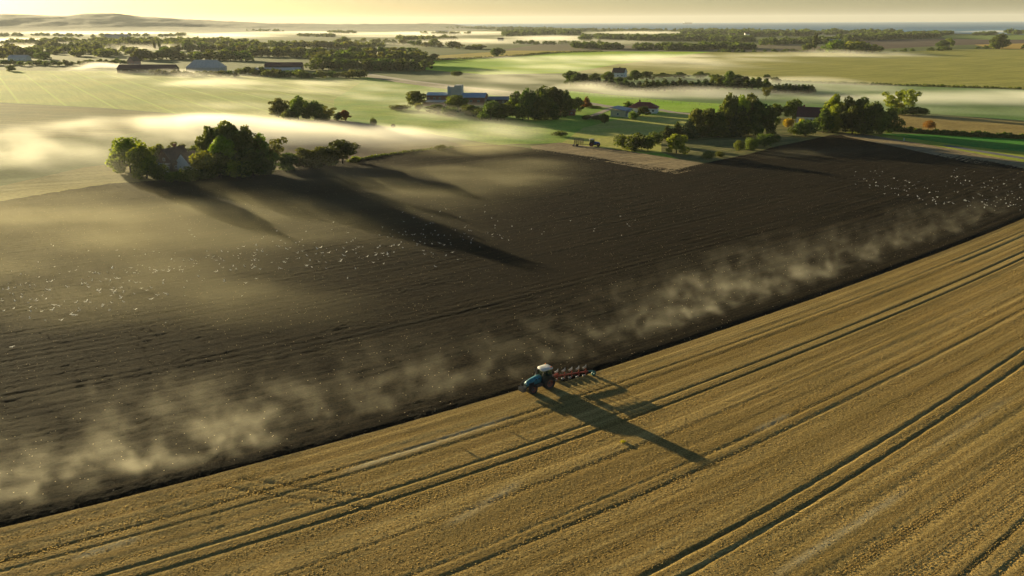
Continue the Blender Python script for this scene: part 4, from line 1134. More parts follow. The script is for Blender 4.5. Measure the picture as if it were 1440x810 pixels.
def house(name, label, cat, px, by, yaw, L_, W, hw, rise, wall, roof, kind='gable', win=3, wend=1, dr=None, chim=(), hip=None, winh=1.2, group=None, wz=0.9, ww=1.2):
    x, y = G(px, by)
    root = empty(name, (x, y, 0), R(yaw)); tag(root, label, cat, group)
    bm = bmesh.new(); wall_block(bm, L_, W, hw, rise if kind == 'gable' else 0); bm_obj('wall', bm, wall, root)
    bm = bmesh.new()
    if kind == 'gable': gable_roof(bm, L_, W, hw, rise)
    elif kind == 'hip': hip_roof(bm, L_, W, hw, rise, hip=hip)
    else: add_loft(bm, [[(X, -W / 2 - .3, hw + 0.01), (X, W / 2 + .3, hw + rise), (X, W / 2 + .3, hw + rise + .18), (X, -W / 2 - .3, hw + .2)] for X in (-L_ / 2 - .3, L_ / 2 + .3)])
    rf = bm_obj('roof', bm, roof, root)
    for s in (-1, 1):
        for i in range(win):
            cx = -L_ / 2 + (i + 0.5) * L_ / win
            if dr is not None and s == -1 and i == dr: door(root, cx, s * W / 2, 1.1, 2.1, s, M_door); continue
            window(root, cx, s * W / 2, wz, ww, winh, s)
        for i in range(wend):
            window(root, (i + 0.5) * W / wend - W / 2, s * L_ / 2, wz, ww, winh, s * 2)
            if kind == 'gable' and rise > 2.8: window(root, 0, s * L_ / 2, hw + 0.3, 1.0, 1.1, s * 2)
    for cx in chim: chimney(root, cx, 0.5, hw + rise * 0.6, hw + rise + 1.0, M_brick, rf)
    return root
# the brick farm with its tall steel silo block
x, y = G(640, 147)
rt = empty('farm_building', (x, y, 0), R(-8)); tag(rt, 'brick farm building with blue grey steel roofs and a tall steel-clad silo block', 'building')
bm = bmesh.new(); wall_block(bm, 13, 13, 6.2, 1.2, -10.5); bm_obj('wall', bm, M_brick, rt)
bm = bmesh.new(); gable_roof(bm, 13, 13, 6.2, 1.2, x=-10.5); bm_obj('roof', bm, M_steel, rt)
bm = bmesh.new(); wall_block(bm, 21, 13, 5.0, 2.2, 9.5, 1.0); bm_obj('wall', bm, M_brick, rt)
bm = bmesh.new(); gable_roof(bm, 21, 13, 5.0, 2.2, x=9.5, y=1.0); bm_obj('roof', bm, M_steel, rt)
bm = bmesh.new(); add_box(bm, -3.9, 0.6, -4, 3.4, 0, 11.2); add_box(bm, 0.62, 5.0, -4.2, 3.6, 0, 12.2)
for i in range(9): add_box(bm, 0.85 + i * 0.47, 1.0 + i * 0.47, -4.32, -4.2, 5.2, 12.0)
tw = bm_obj('silo', bm, M_pale, rt)
bm = bmesh.new(); add_bar(bm, (-3.2, -4.4, 6), (-3.2, -4.4, 12.0), 0.28, 10); add_bar(bm, (-2.2, -4.4, 6), (-2.2, -4.4, 11.8), 0.2, 8); bm_obj('pipe', bm, M_steel, tw)
bm = bmesh.new(); add_box(bm, -18, -4.0, -12, -6.6, 0, 2.4); bm_obj('lean_to', bm, M_brick, rt)
bm = bmesh.new(); add_loft(bm, [[(X, -12.4, 2.45), (X, -6.52, 3.3), (X, -6.52, 3.45), (X, -12.4, 2.6)] for X in (-18.4, -3.6)]); bm_obj('roof', bm, M_pale, rt)
for i in range(4): window(rt, 1.8 + i * 4.8, -5.5, 2.2, 1.6, 1.1, -1)
for i in range(3): window(rt, -15.5 + i * 3.6, -6.5, 4.0, 1.4, 0.9, -1)
for i in range(3): window(rt, -3 + i * 4, 20.0, 2.4, 1.3, 1.1, 2)
door(rt, 10.5, -5.5, 2.6, 2.0, -1, M_doorb)

house('bungalow', 'white bungalow with hipped red tile roof beside the pale solar shed', 'house', 905, 158, -17, 16.0, 9.5, 2.9, 3.0, M_white, M_tile_red, 'hip', win=4, wend=2, dr=2, chim=(-2.5,), hip=5)
sh = house('shed', 'cream shed with grey sloping roof left of the white bungalow', 'shed', 874, 163, 62, 12, 8.5, 3.4, 1.4, M_cream, M_slate, 'mono', win=0, wend=1, wz=1.0)
bm = bmesh.new(); add_box(bm, -4, 2.0, -8.3, -4.4, 0, 2.3); bm_obj('porch', bm, M_white, sh)
bm = bmesh.new(); add_loft(bm, [[(X, -8.6, 2.35), (X, -4.3, 3.1), (X, -4.3, 3.25), (X, -8.6, 2.5)] for X in (-4.3, 2.3)]); bm_obj('roof', bm, M_slate, sh)
house('white_house', 'white house with steep dark red roof between the two tall groves', 'house', 1137, 172, -24, 11.5, 8.0, 3.4, 4.2, M_white, M_tile_dark, 'gable', win=4, wend=2, dr=1, chim=(-3.0,))
house('white_house', 'small white gabled house with brown roof above misty conifer row', 'house', 871, 108, -28, 12, 8, 4.2, 3.8, M_white, M_tile_brown, 'gable', win=3, wend=2, chim=(0.0,))
fh = house('farmhouse', 'brown steep-roofed farmhouse half hidden in misty tree clump', 'house', 247, 238, 68, 9.5, 7.0, 3.4, 4.4, M_bwall, M_tile_brown, 'gable', win=3, wend=1, chim=(1.5,))
bm = bmesh.new(); wall_block(bm, 6, 6, 3.2, 3.2, 0.5, -6.0); bm_obj('wing', bm, M_white, fh)
bm = bmesh.new(); gable_roof(bm, 6, 6, 3.2, 3.2, x=0.5, y=-6.0); bm_obj('roof', bm, M_tile_brown, fh)
bm = bmesh.new(); add_box(bm, -8.8, -5.2, -2.5, 2.6, 0, 2.2); bm_obj('conservatory', bm, M_white, fh)
bm = bmesh.new(); add_loft(bm, [[(-9.1, Y, 2.22), (-4.9, Y, 2.9), (-4.9, Y, 3.0), (-9.1, Y, 2.34)] for Y in (-2.8, 2.9)]); bm_obj('roof', bm, M_pale, fh)
house('barn', 'long low dark barn with reddish roof beyond the drilled field', 'barn', 209, 102, -3, 62, 13, 4.2, 4.0, M_dwood, M_tile_dark, 'gable', win=7, wend=1, ww=1.6, winh=0.8, wz=2.0)
house('pink_house', 'pink gabled house peeping over the long dark barn', 'house', 189, 91, 70, 12, 10, 5, 4.5, M_pink, M_tile_brown, 'gable', win=3, wend=2, chim=(1,))
house('barn', 'big pale grey barn with high sloping roof left of the hedge', 'barn', 291, 100, -6, 37, 20, 4.0, 8.0, M_pale, M_pale, 'hip', win=0, wend=0, hip=6)
house('barn', 'long barn with low white roof behind the dark hedge', 'barn', 392, 104, 2, 46, 14, 3.8, 2.4, M_pale, M_pale, 'gable', win=8, wend=1, ww=1.6, winh=0.8, wz=2.0)
house('barn', 'dark barn standing just behind the long white-roofed barn', 'barn', 400, 99, 2, 40, 12, 5, 3.5, M_dwood, M_tile_dark, 'gable', win=5, wend=1, ww=1.6, winh=0.8, wz=2.0)
house('barn', 'small white barn by trees at far left edge', 'barn', 28, 85, 0, 27, 12, 4.2, 3.2, M_white, M_pale, 'gable', win=4, wend=1)
house('barn', 'faint grey barn in the far misty country at left', 'barn', 165, 54, 0, 82, 24, 7, 7, M_pale, M_slate, 'gable', win=0, wend=0)
house('outhouse', 'low brick outhouse at the foot of the dark grove', 'shed', 798, 162, 0, 8.5, 5, 2.6, 0.5, M_brick, M_tile_brown, 'mono', win=2, wend=0, wz=1.0, ww=0.9, winh=0.8)
for (px_, by_, L_, hw_, lab) in ((1050, 52, 14, 10, 'tall white far house before the sea, standing among dark woods'), (1040, 55, 34, 5, 'long low white far farm left of the tall white house'), (1029, 52, 20, 7, 'small white far house at left end of the white group'),
                          (704, 58, 16, 5, 'tiny white far house left of the pale misty belt'), (622, 47, 60, 8, 'grey far shed in the mist beneath the long flat wood'), (612, 135, 0, 0, None)):
    if lab: house('white_house', lab, 'house', px_, by_, 0, L_, 12, hw_, 4, M_white, M_tile_brown if L_ < 50 else M_slate, 'gable', win=0, wend=0)
house('barn', 'dark far barn with blue grey roof beside the bright grove', 'barn', 1173, 61, 0, 26, 14, 5, 4, M_dwood, M_steel, 'gable', win=0, wend=0)
house('shed', 'low dark shed right of the brick farm, between trees', 'shed', 700, 146, 0, 14, 8, 3, 1.5, M_dwood, M_slate, 'gable', win=2, wend=0)

# the post and wire fence behind the bungalow
fpts = [Vector((*G(*q), 0)) for q in [(802, 130), (850, 136), (910, 142), (970, 147), (1040, 152)]]
rt = empty('wire_fence', fpts[0]); tag(rt, 'thin post and wire fence along the bright strip behind the bungalow', 'fence')
bmw = bmesh.new(); prev = None; ns = 0
M_post = plain('fence_post', (0.22, 0.18, 0.13), 0.9)
pm = None
for a, b in zip(fpts, fpts[1:]):
    n_ = int((b - a).length / 6)
    for i in range(n_):
        q_ = a.lerp(b, i / n_) - fpts[0]
        if pm is None:
            bm = bmesh.new(); add_bar(bm, (0, 0, 0), (0, 0, 1.3), 0.09, 6); o = bm_obj('post', bm, M_post, rt); pm = o.data
        else: o = obj('post', pm, rt)
        o.location = q_
        if prev is not None:
            for zz in (0.5, 0.85, 1.2): add_bar(bmw, prev + Vector((0, 0, zz)), q_ + Vector((0, 0, zz)), 0.015, 3)
        prev = q_
bm_obj('wire', bmw, M_steel, rt)
# a white marker post on the verge
x, y = G(1271, 198)
bm = bmesh.new(); add_bar(bm, (0, 0, 0), (0, 0, 1.1), 0.16, 8, 0.13); add_bar(bm, (0, 0, 1.1), (0, 0, 1.22), 0.13, 8, 0.04)
o = bm_obj('marker_post', bm, M_white); o.location = (x, y, 0.07)
tag(o, 'small white marker post on the grass verge at right', 'post')
# a ship on the horizon
x, y = polar(965, 15500)
bm = bmesh.new(); add_loft(bm, [[(-90, 0, 14), (-80, 0, 0), (80, 0, 0), (100, 0, 14)], [(-90, 22, 14), (-80, 22, 0), (80, 22, 0), (100, 22, 14)]])
rt = empty('ship', (x, y, 0.8), R(5)); tag(rt, 'tiny faint ship on the sea horizon', 'ship')
bm_obj('hull', bm, M_dwood, rt)
bm = bmesh.new(); add_box(bm, -80, -55, 3, 19, 14.1, 34); bm_obj('bridge', bm, M_white, rt)
bm = bmesh.new(); add_box(bm, -45, 80, 3, 19, 14.1, 22); bm_obj('cargo', bm, M_tile_brown, rt)
# ------------------------------------------------------------------ tractors
M_blue = plain('teal_paint', (0.030, 0.20, 0.26), 0.5, var=0.35, vscale=2.5, spec=0.4, coat=0.1)
M_blue2 = plain('bright_blue_paint', (0.015, 0.12, 0.42), 0.35, var=0.12, vscale=2, spec=0.5, coat=0.3)
M_black = plain('black_plastic', (0.018, 0.018, 0.018), 0.6)
M_tyre = plain('tyre_rubber', (0.028, 0.025, 0.022), 0.9, var=0.4, vscale=3)
M_rim = plain('red_brown_rim', (0.20, 0.055, 0.030), 0.5, var=0.3)
M_roofw = plain('white_cab_roof', (0.66, 0.64, 0.58), 0.55, var=0.15)
M_grey = plain('grey_castings', (0.07, 0.07, 0.07), 0.6)
M_red = plain('red_plough_paint', (0.30, 0.045, 0.022), 0.45, var=0.25)
M_share = plain('worn_steel', (0.50, 0.50, 0.52), 0.32, metal=0.8, var=0.25)
M_green = plain('green_teal_paint', (0.015, 0.14, 0.12), 0.5)
M_orange = plain('beacon_orange', (0.8, 0.25, 0.02), 0.3)
M_lamp = plain('lamp_glass', (0.7, 0.7, 0.65), 0.15, spec=0.8)
M_cabin, N, L, p = new_mat('cab_glass')
p.inputs['Base Color'].default_value = (0.30, 0.38, 0.22, 1); p.inputs['Roughness'].default_value = 0.05; p.inputs['Transmission Weight'].default_value = 0.85; p.inputs['IOR'].default_value = 1.1
def wheel(root, name, cx, cy_, r, w):
    """hub mesh with tyre and rim as sub-parts; cy_ signed: the outside of the wheel looks away from 0"""
    s = 1 if cy_ > 0 else -1
    bm = bmesh.new(); add_lathe_y(bm, [(0.16, 0.14 * s), (0.22, 0.06 * s), (0.24, -0.1 * s)], cx, cy_, r, 16, False)
    hub = bm_obj('wheel', bm, M_grey, root, True)
    ri = r * 0.56
    bm = bmesh.new(); add_lathe_y(bm, [(ri, w * 0.44 * s), (ri * 0.93, w * 0.30 * s), (ri * 0.55, w * 0.10 * s), (0.2, w * 0.12 * s), (0.2, 0), (ri * 0.9, -w * 0.1 * s), (ri * 0.97, -w * 0.44 * s), (ri + 0.02, -w * 0.40 * s), (ri + 0.02, w * 0.40 * s)], cx, cy_, r, 32)
    bm_obj('rim', bm, M_rim, hub, True)
    bm = bmesh.new()
    ro = r - 0.05
    add_lathe_y(bm, [(ri + 0.005, w * .42), (ri + 0.06, w * .48), (r * 0.80, w * .52), (ro - .04, w * .49), (ro, w * .38), (ro + .01, 0), (ro, -w * .38), (ro - .04, -w * .49), (r * 0.80, -w * .52), (ri + 0.06, -w * .48), (ri + 0.005, -w * .42)], cx, cy_, r, 40)
    nl = 22
    for i in range(nl):
        for sd in (-1, 1):
            a0 = 2 * math.pi * (i + (0.5 if sd > 0 else 0)) / nl; a1 = a0 + 0.22
            P = lambda a, rad, yy: Vector((cx + rad * math.cos(a), cy_ + yy, r + rad * math.sin(a)))
            vs = [P(a0, ro - .03, 0), P(a0 + .07, ro - .03, 0), P(a1 + .07, ro - .06, sd * w * .5), P(a1, ro - .06, sd * w * .5), P(a0, r, 0), P(a0 + .07, r, 0), P(a1 + .07, r - .02, sd * w * .5), P(a1, r - .02, sd * w * .5)]
            v = [bm.verts.new(q_) for q_ in vs]
            for f in ((0, 1, 2, 3), (4, 7, 6, 5), (0, 4, 5, 1), (1, 5, 6, 2), (2, 6, 7, 3), (3, 7, 4, 0)): bm.faces.new([v[k] for k in f])
    bm_obj('tyre', bm, M_tyre, hub, False)
def tractor(name, label, loc, rz, paint, weights=True):
    rt = empty(name, loc, rz); tag(rt, label, 'tractor')
    # chassis: rear axle at x 0, front axle at x 2.85
    bm = bmesh.new(); add_box(bm, -0.7, 3.0, -0.28, 0.28, 0.75, 1.15); add_box(bm, -0.5, 0.6, -0.42, 0.42, 0.65, 1.3); add_bar(bm, (0, -0.9, 0.95), (0, 0.9, 0.95), 0.17, 12); add_bar(bm, (2.85, -0.85, 0.72), (2.85, 0.85, 0.72), 0.13, 10)
    add_box(bm, 0.9, 1.9, -0.72, -0.42, 0.6, 1.05); add_box(bm, 0.9, 1.9, 0.42, 0.72, 0.6, 1.05)
    bm_obj('chassis', bm, M_grey, rt, bevel=0.03)
    for sx, r_, w_, tr in ((0, 0.95, 0.62, 0.98), (2.85, 0.72, 0.50, 0.95)):
        for s in (-1, 1): wheel(rt, 'wheel', sx, s * tr, r_, w_)
    # bonnet: lofted, sloping to the nose
    def sec(x, w, z0, z1, c=0.16): return [(x, -w, z0), (x, -w, z1 - c), (x, -w + c, z1 - 0.02), (x, 0, z1 + 0.03), (x, w - c, z1 - 0.02), (x, w, z1 - c), (x, w, z0)]
    bm = bmesh.new(); add_loft(bm, [sec(0.95, 0.47, 1.1, 2.10), sec(1.7, 0.46, 1.1, 2.05), (sec(2.6, 0.42, 1.1, 1.90)), sec(3.25, 0.36, 1.08, 1.70), sec(3.52, 0.30, 1.05, 1.42, 0.1)])
    bn = bm_obj('bonnet', bm, paint, rt, True)
    bm = bmesh.new()
    for s in (-1, 1):
        for k in range(2):
            add_box(bm, 1.25 + k * 0.5, 1.55 + k * 0.5, s * 0.44 - 0.035, s * 0.44 + 0.035, 1.66, 1.86)
        add_box(bm, 2.2, 3.1, s * 0.385 - 0.05, s * 0.385 + 0.05, 1.15, 1.5)
    add_box(bm, 3.44, 3.56, -0.24, 0.24, 1.1, 1.34)
    bm_obj('grille', bm, M_black, bn)
    for s in (-1, 1):
        bm = bmesh.new(); add_bar(bm, (3.40, s * 0.24, 1.45), (3.50, s * 0.24, 1.43), 0.08, 10); bm_obj('headlight', bm, M_lamp, bn)
    # cab
    bm = bmesh.new()
    lo = [(1.0, .55), (1.0, -.55), (-.75, -.72), (-.75, .72)]; hi = [(.72, .62), (.72, -.62), (-.72, -.70), (-.72, .70)]
    for a, b in zip(lo, hi): add_beam(bm, (a[0], a[1], 1.2), (b[0], b[1], 2.82), 0.09, 0.09)
    add_beam(bm, (0.1, .68, 1.2), (0.05, .68, 2.82), .07, .07); add_beam(bm, (0.1, -.68, 1.2), (0.05, -.68, 2.82), .07, .07)
    add_box(bm, -.78, 1.02, -.66, .66, 1.12, 1.24)
    add_box(bm, -.74, -.66, -.68, .68, 1.24, 1.7)
    cab = bm_obj('cab_frame', bm, M_black, rt)
    bm = bmesh.new(); L2 = [bm.verts.new((x_ * 0.97, y_ * 0.97, 1.25)) for x_, y_ in lo]; H2 = [bm.verts.new((x_ * 0.97, y_ * 0.97, 2.80)) for x_, y_ in hi]
    for i in range(4): bm.faces.new((L2[i], L2[(i + 1) % 4], H2[(i + 1) % 4], H2[i]))
    bm_obj('window', bm, M_cabin, cab)
    bm = bmesh.new(); add_box(bm, -.35, .15, -.25, .25, 1.26, 1.7); add_box(bm, -.42, -.28, -.25, .25, 1.7, 2.3); bm_obj('seat', bm, M_black, cab, bevel=0.05)
    bm = bmesh.new(); add_bar(bm, (0.75, 0, 1.3), (0.5, 0, 1.85), 0.04, 6); add_bar(bm, (0.52, 0, 1.83), (0.48, 0, 1.88), 0.2, 14); bm_obj('steering_wheel', bm, M_black, cab)
    bm = bmesh.new()
    rs = lambda z, k: [(.92 * k, .50 * k, z), (.92 * k, -.50 * k, z), (.70 * k, -.78 * k, z), (-.78 * k, -.80 * k, z), (-.92 * k, -.62 * k, z), (-.92 * k, .62 * k, z), (-.78 * k, .80 * k, z), (.70 * k, .78 * k, z)]
    add_loft(bm, [rs(2.82, 1.0), rs(2.98, 1.02), rs(3.08, .92), rs(3.12, .6)])
    rf = bm_obj('cab_roof', bm, M_roofw, rt, True)
    for s in (-1, 1):
        bm = bmesh.new(); add_bar(bm, (-.6, s * .68, 3.04), (-.6, s * .68, 3.24), .07, 10); bm_obj('beacon', bm, M_orange, rf)
    for s in (-1, 1):
        bm = bmesh.new(); add_box(bm, .93, 1.0, s * .35 - .09, s * .35 + .09, 2.84, 2.95); bm_obj('work_light', bm, M_lamp, rf)
    for s in (-1, 1):
        bm = bmesh.new(); n = 10
        for i in range(n):
            a0, a1 = R(15 + i * 15), R(15 + (i + 1) * 15)
            P = lambda a, yy, rr: (rr * math.cos(a), yy, .95 + rr * math.sin(a))
            y0_, y1_ = s * .62, s * 1.28
            v = [bm.verts.new(P(a, yy, rr)) for a in (a0, a1) for yy in (y0_, y1_) for rr in (1.04, 1.09)]
            for f in ((0, 1, 3, 2), (4, 6, 7, 5), (0, 4, 5, 1), (2, 3, 7, 6), (0, 2, 6, 4), (1, 5, 7, 3)): bm.faces.new([v[k] for k in f])
        bmesh.ops.remove_doubles(bm, verts=bm.verts[:], dist=1e-4)
        bm_obj('mudguard', bm, M_black, rt)
        bm = bmesh.new(); add_beam(bm, (.75, s * .6, 2.6), (.95, s * 1.15, 2.55), .04, .04); add_box(bm, .92, .98, s * 1.15 - .13, s * 1.15 + .13, 2.25, 2.65); bm_obj('mirror', bm, M_black, rt)
    bm = bmesh.new(); add_bar(bm, (1.1, -.56, 1.5), (1.1, -.56, 2.9), .07, 10); add_bar(bm, (1.1, -.56, 1.7), (1.1, -.56, 2.4), .11, 10); bm_obj('exhaust', bm, M_grey, rt)
    bm = bmesh.new()
    for k in range(3): add_box(bm, .45 + k * .16, .70 + k * .16, .62, .92, .45 + k * .28, .49 + k * .28)
    bm_obj('step', bm, M_grey, rt)
    for s in (-1, 1):
        bm = bmesh.new(); add_beam(bm, (-.6, s * .35, .75), (-1.35, s * .42, .60), .08, .10); bm_obj('link_arm', bm, M_grey, rt)
    if weights:
        bm = bmesh.new(); add_beam(bm, (3.1, 0, .85), (4.0, 0, .85), .5, .2); bm_obj('weight_carrier', bm, M_grey, rt)
        bm = bmesh.new()
        for k in range(9): add_box(bm, 3.75, 4.35, -.56 + k * .127, -.46 + k * .127, .45, 1.02)
        bm_obj('weight', bm, M_grey, rt, bevel=0.02)
    return rt
# near-side wheel contacts seen at (749,556) and (772,549)
n2 = np.array([-math.sin(UA + math.pi), math.cos(UA + math.pi)])          # the tractor's left
rearc = np.array(G(772.0, 549.0)) - 0.98 * n2
TZ = 0.24
tractor('tractor', 'teal blue tractor with white cab roof pulling the plough along the stubble edge', (rearc[0], rearc[1], TZ), UA + math.pi, M_blue)
x, y = G(832, 206)
tractor('tractor', 'small bright blue tractor standing with a cultivator at the far headland', (x, y, 0.08), R(-12), M_blue2, False)

# the reversible plough: five bodies in the soil, five turned up
M_tz = TZ
pl = empty('plough', (rearc[0], rearc[1], TZ), UA + math.pi); tag(pl, 'red five-furrow reversible plough hitched behind the teal tractor', 'plough')
A_, B_ = Vector((-1.6, -0.55, .86)), Vector((-7.3, 1.05, .80))
bm = bmesh.new(); add_beam(bm, A_, B_, .17, .19); add_beam(bm, (-1.5, 0.0, 1.2), (-2.6, -0.28, 1.05), .34, .34); bm_obj('beam', bm, M_red, pl, bevel=0.02)
bm = bmesh.new(); add_beam(bm, (-1.35, -.45, .65), (-1.35, .45, .65), .12, .12); add_beam(bm, (-1.35, -.42, .65), (-1.42, -.1, 1.5), .1, .1); add_beam(bm, (-1.35, .42, .65), (-1.42, .1, 1.5), .1, .1); add_bar(bm, (-1.2, 0, 1.45), (-.6, 0, 1.3), .05, 8)
bm_obj('headstock', bm, M_grey, pl)
for i in range(5):
    q_ = A_.lerp(B_, 0.16 + 0.19 * i)
    for up in (1, -1):
        bm = bmesh.new(); add_beam(bm, q_ + Vector((0, 0, up * .08)), q_ + Vector((-.10, 0, up * .48)), .08, .14)
        leg = bm_obj('leg', bm, M_red, pl)
        # curved mouldboard: a bent sheet with thickness
        bm = bmesh.new(); rows_ = []
        for a in range(6):
            t = a / 5; row = []
            for b in range(4):
                v_ = b / 3
                row.append(q_ + Vector((.42 - .95 * t, -.10 - .42 * t * t + .10 * v_ * t, up * (.80 - .36 * v_ + .05 * t))))
            rows_.append(row)
        for off in (0, 1):
            pass
        G1 = [[bm.verts.new(v_) for v_ in r_] for r_ in rows_]; G2 = [[bm.verts.new(v_ + Vector((0, .03, 0))) for v_ in r_] for r_ in rows_]
        for a in range(5):
            for b in range(3):
                bm.faces.new((G1[a][b], G1[a + 1][b], G1[a + 1][b + 1], G1[a][b + 1])); bm.faces.new((G2[a][b], G2[a][b + 1], G2[a + 1][b + 1], G2[a + 1][b]))
        for a in range(5):
            bm.faces.new((G1[a][0], G2[a][0], G2[a + 1][0], G1[a + 1][0])); bm.faces.new((G1[a][3], G1[a + 1][3], G2[a + 1][3], G2[a][3]))
        for b in range(3):
            bm.faces.new((G1[0][b], G1[0][b + 1], G2[0][b + 1], G2[0][b])); bm.faces.new((G1[5][b], G2[5][b], G2[5][b + 1], G1[5][b + 1]))
        bm_obj('mouldboard', bm, M_share, leg, True)
bm = bmesh.new(); add_beam(bm, B_, B_ + Vector((-.7, .25, -.05)), .16, .16); add_beam(bm, B_ + Vector((-.7, .25, -.05)), B_ + Vector((-.75, .30, -.62)), .1, .1); wa = bm_obj('wheel_arm', bm, M_green, pl)
bm = bmesh.new(); add_lathe_y(bm, [(.36, .12), (.38, 0), (.36, -.12), (.12, -.10), (.12, .10)], B_.x - .75, B_.y + .36, .40, 24); bm_obj('wheel', bm, M_green, wa, True)

# the cultivator behind the far tractor
x, y = G(817, 206)
M_rust = plain('brown_implement', (0.16, 0.09, 0.05), 0.7, var=0.3)
cu = empty('cultivator', (x, y, 0.08), R(-12)); tag(cu, 'brown folded cultivator behind the small bright blue tractor', 'cultivator')
bm = bmesh.new()
for xx in (-2.8, -1.4, 0.0, 1.0): add_beam(bm, (xx, -1.3, .9), (xx, 1.3, .9), .14, .14)
add_beam(bm, (-3, 0, .95), (3.2, 0, .85), .18, .18); bm_obj('frame', bm, M_rust, cu)
for s in (-1, 1):
    bm = bmesh.new()
    for xx in (-2.8, -1.9, -1.0, -0.1, 0.8): add_beam(bm, (xx, s * 1.3, .9), (xx, s * 1.15, 3.0), .12, .12)
    for zz in (1.6, 2.3, 3.0): add_beam(bm, (-3, s * 1.22, zz), (1, s * 1.22, zz), .1, .1)
    wg = bm_obj('wing', bm, M_rust, cu)
    for xx in (-2.6, -1.8, -1.0, -.2, .6):
        for zz in (1.7, 2.4, 3.0):
            bm = bmesh.new(); add_beam(bm, (xx, s * 1.25, zz), (xx - .15, s * 1.75, zz + .05), .06, .06); add_beam(bm, (xx - .15, s * 1.75, zz + .05), (xx + .1, s * 1.95, zz - .1), .06, .06)
            bm_obj('tine', bm, M_grey, wg)
for s in (-1, 1):
    bm = bmesh.new(); add_lathe_y(bm, [(.45, .13), (.48, 0), (.45, -.13), (.15, -.1), (.15, .1)], -1.6, s * .7, .48, 20); bm_obj('wheel', bm, M_tyre, cu, True)
bm = bmesh.new(); add_bar(bm, (-3.2, -1.4, .45), (-3.2, 1.4, .45), .32, 14); bm_obj('roller', bm, M_grey, cu)
# yellow-flowering weeds in the stubble
for (px_, py_, sz, lab) in ((875, 625, .8, 'small bright yellow weed clump beside the tip of the tractor shadow'),):
    x, y = G(px_, py_)
    V, Fc = leaf_cloud([(0, 0, .14, .25, .25, .14), (.2, .1, .14, .2, .18, .12)], 120, .06, 5)
    o = obj('weed', mesh_np('weed', V, Fc, FOL['yellow']), loc=(x, y, .26)); tag(o, lab, 'weed')

# ------------------------------------------------------------------ gulls
M_gull = plain('gull_white', (0.82, 0.82, 0.80), 0.6, var=0.05)
def gull_mesh(flying, seed):
    bm = bmesh.new(); r = random.Random(seed)
    secs = [(.26, .01, .02), (.22, .035, .03), (.16, .05, .035), (.05, .085, .0), (-.08, .075, -.0), (-.2, .035, .02), (-.28, .045, .02)]
    rings = []
    for x_, rd, dz in secs:
        fl = 0.35 if x_ < -.25 else 1
        rings.append([(x_, rd * math.cos(t), dz + fl * rd * math.sin(t)) for t in [2 * math.pi * i / 8 for i in range(8)]])
    add_loft(bm, rings)
    add_bar(bm, (.25, 0, .02), (.32, 0, .01), .014, 5, .004)
    if flying:
        up = r.uniform(.1, .35)
        for s in (-1, 1):
            P = [(.10, 0.05, .03), (.13, .35, .03 + up * .6), (.02, .68, .03 + up), (-.06, .66, .03 + up), (-.04, .34, .03 + up * .6), (-.08, .05, .03)]
            A = [bm.verts.new((a, s * b, c)) for a, b, c in P]; Bv = [bm.verts.new((a, s * b, c - .012)) for a, b, c in P]
            for f in ((0, 1, 4, 5), (1, 2, 3, 4)):
                bm.faces.new([A[k] for k in f]); bm.faces.new([Bv[k] for k in f][::-1])
            for i in range(6): bm.faces.new((A[i], A[(i + 1) % 6], Bv[(i + 1) % 6], Bv[i]))
    else:
        for s in (-1, 1):
            P = [(.08, s * .075, .05), (-.05, s * .095, .03), (-.30, s * .03, .03), (-.1, s * .06, .09)]
            v = [bm.verts.new(q_) for q_ in P]; bm.faces.new(v)
            add_bar(bm, (.0, s * .03, -.06), (.01, s * .03, -.17), .008, 4)
        for v in bm.verts: v.co.z += .17
    bmesh.ops.recalc_face_normals(bm, faces=bm.faces[:])
    me = bpy.data.meshes.new('gull'); bm.to_mesh(me); bm.free(); me.materials.append(M_gull)
    for p_ in me.polygons: p_.use_smooth = True
    return me
GF = [gull_mesh(True, i) for i in range(4)]; GS = [gull_mesh(False, i) for i in range(2)]
GULLS = []
def gull(px, py, where, group, fly): GULLS.append((px, py, where, group, fly))
def place_gull(px, py, where, group, fly):
    z = random.uniform(.8, 3.5) if fly else 0.22
    x, y = G(px, py, z)
    o = obj('gull', random.choice(GF if fly else GS), loc=(x, y, z)); o.rotation_euler = (random.uniform(-.4, .4) if fly else 0, 0, random.uniform(0, 6.28)); k = random.uniform(.5, .72); o.scale = (k, k, k)
    tag(o, f"white gull {'flying low' if fly else 'standing'} {where}", 'gull', group + (', flying' if fly else ', standing'))
def in_shadow(px, py): return abs(px - (420 + (py - 240) * 1.62)) < 40
rg = random.Random(42)
cnt = 0
CL = [((0, 430), (190, 398), 40, 17, 'over dark soil at far left of the long flock', 'gulls at the left end of the flock'),
      ((60, 440), (260, 408), 30, 6, 'in the thin line of birds near the soil tracks', 'gulls near the soil tracks'),
      ((110, 395), (310, 372), 46, 11, 'in the loose middle of the long left flock', 'gulls in the middle of the left flock'),
      ((300, 368), (440, 352), 46, 12, 'where the first tree shadow crosses the flock', 'gulls by the first tree shadow'),
      ((440, 354), (665, 336), 66, 11, 'in the densest bunch across the broad tree shadow', 'gulls in the densest bunch'),
      ((640, 335), (720, 332), 10, 6, 'just right of the broad tree shadow', 'gulls right of the broad shadow')]
for (a, b, n, sp, where, grp) in CL:
    for i in range(n):
        t = rg.random(); px = a[0] + (b[0] - a[0]) * t; py = a[1] + (b[1] - a[1]) * t + rg.gauss(0, sp * 1.05)
        gull(px, py, where, grp, rg.random() < .7)
for px, py in ((720, 320), (747, 329), (765, 328), (762, 335), (835, 326), (872, 312), (882, 320), (893, 313), (885, 318), (874, 334), (802, 315), (72, 344), (233, 454), (500, 378), (700, 317), (836, 324)):
    gull(px, py, 'scattered apart on the soil between the two flocks', 'gulls between the flocks', rg.random() < .6)
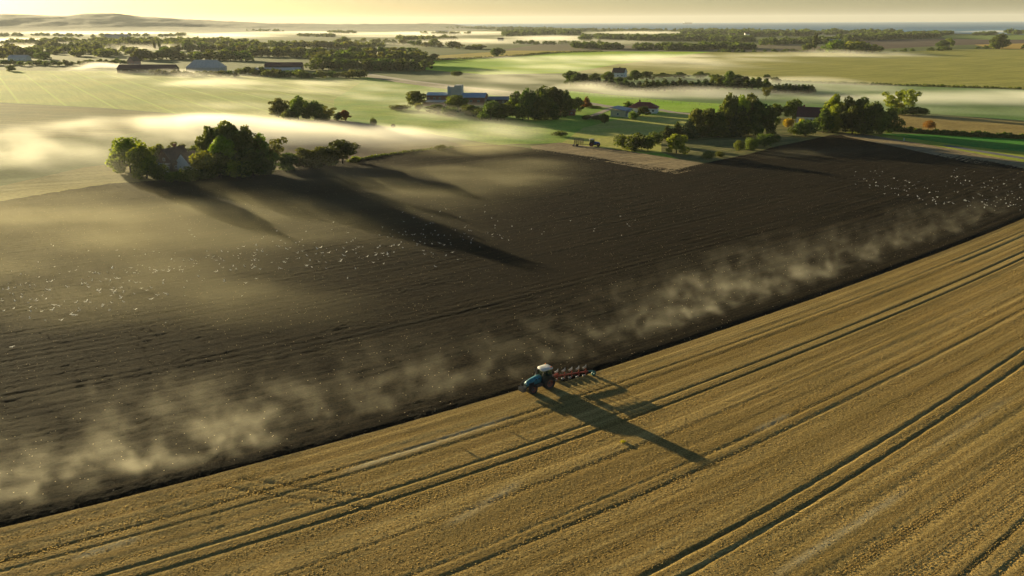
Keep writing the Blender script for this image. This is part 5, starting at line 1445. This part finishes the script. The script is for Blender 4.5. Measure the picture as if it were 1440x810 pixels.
CR_ = [((1185, 250), (1280, 262), 12, 9, 'at the left end of the right-hand flock', 'gulls at the left end of the right flock'),
      ((1215, 262), (1320, 272), 22, 7, 'in the loose bunch left within the right flock', 'gulls in the loose right bunch'),
      ((1290, 284), (1440, 288), 44, 6, 'in the crowded lower band of the right flock', 'gulls in the lower right band'),
      ((1330, 247), (1440, 258), 26, 8, 'high in the right flock, under the headland', 'gulls high in the right flock')]
for (a, b, n, sp, where, grp) in CR_:
    for i in range(n):
        t = rg.random(); px = a[0] + (b[0] - a[0]) * t; py = a[1] + (b[1] - a[1]) * t + rg.gauss(0, sp * .8)
        gull(px, py, where, grp, rg.random() < .6)

GULLS.sort(key=lambda g_: -g_[1])
right_first = [g_ for g_ in GULLS if g_[0] > 1100][:96]
rest = [g_ for g_ in GULLS if g_ not in right_first]
for g_ in right_first + rest[:300 - len(right_first)]: place_gull(*g_)
extra = [(g_[0], g_[1]) for g_ in rest[300 - len(right_first):]]
for i in range(230):
    if i % 4:
        t = rg.random(); px, py = 0 + 700 * t, 412 - 86 * t + rg.gauss(0, 20)
    else:
        t = rg.random(); px, py = 1190 + 300 * t, 258 + 24 * t + rg.gauss(0, 9)
    extra.append((px, py))
Vs, Fs, off = [], [], 0
flat = []
for me in GS + GF:
    vv = np.array([v.co[:] for v in me.vertices]); me.calc_loop_triangles()
    flat.append((vv, np.array([t.vertices[:] for t in me.loop_triangles])))
for px, py in extra:
    vv, ff = flat[rg.randrange(len(flat))]; z = 0.22
    x, y = G(px, py, z); a = rg.uniform(0, 6.28); k = rg.uniform(.38, .55)
    Vs.append(np.column_stack([(vv[:, 0] * math.cos(a) - vv[:, 1] * math.sin(a)) * k + x, (vv[:, 0] * math.sin(a) + vv[:, 1] * math.cos(a)) * k + y, vv[:, 2] * k + z + (rg.uniform(0, 1.5))]))
    Fs.append(ff + off); off += len(vv)
tag(obj('gull_flock', mesh_np('gull_flock', np.concatenate(Vs), np.concatenate(Fs), M_gull)), 'smaller white gulls strewn thinly through both flocks on the soil', None, None, 'stuff')
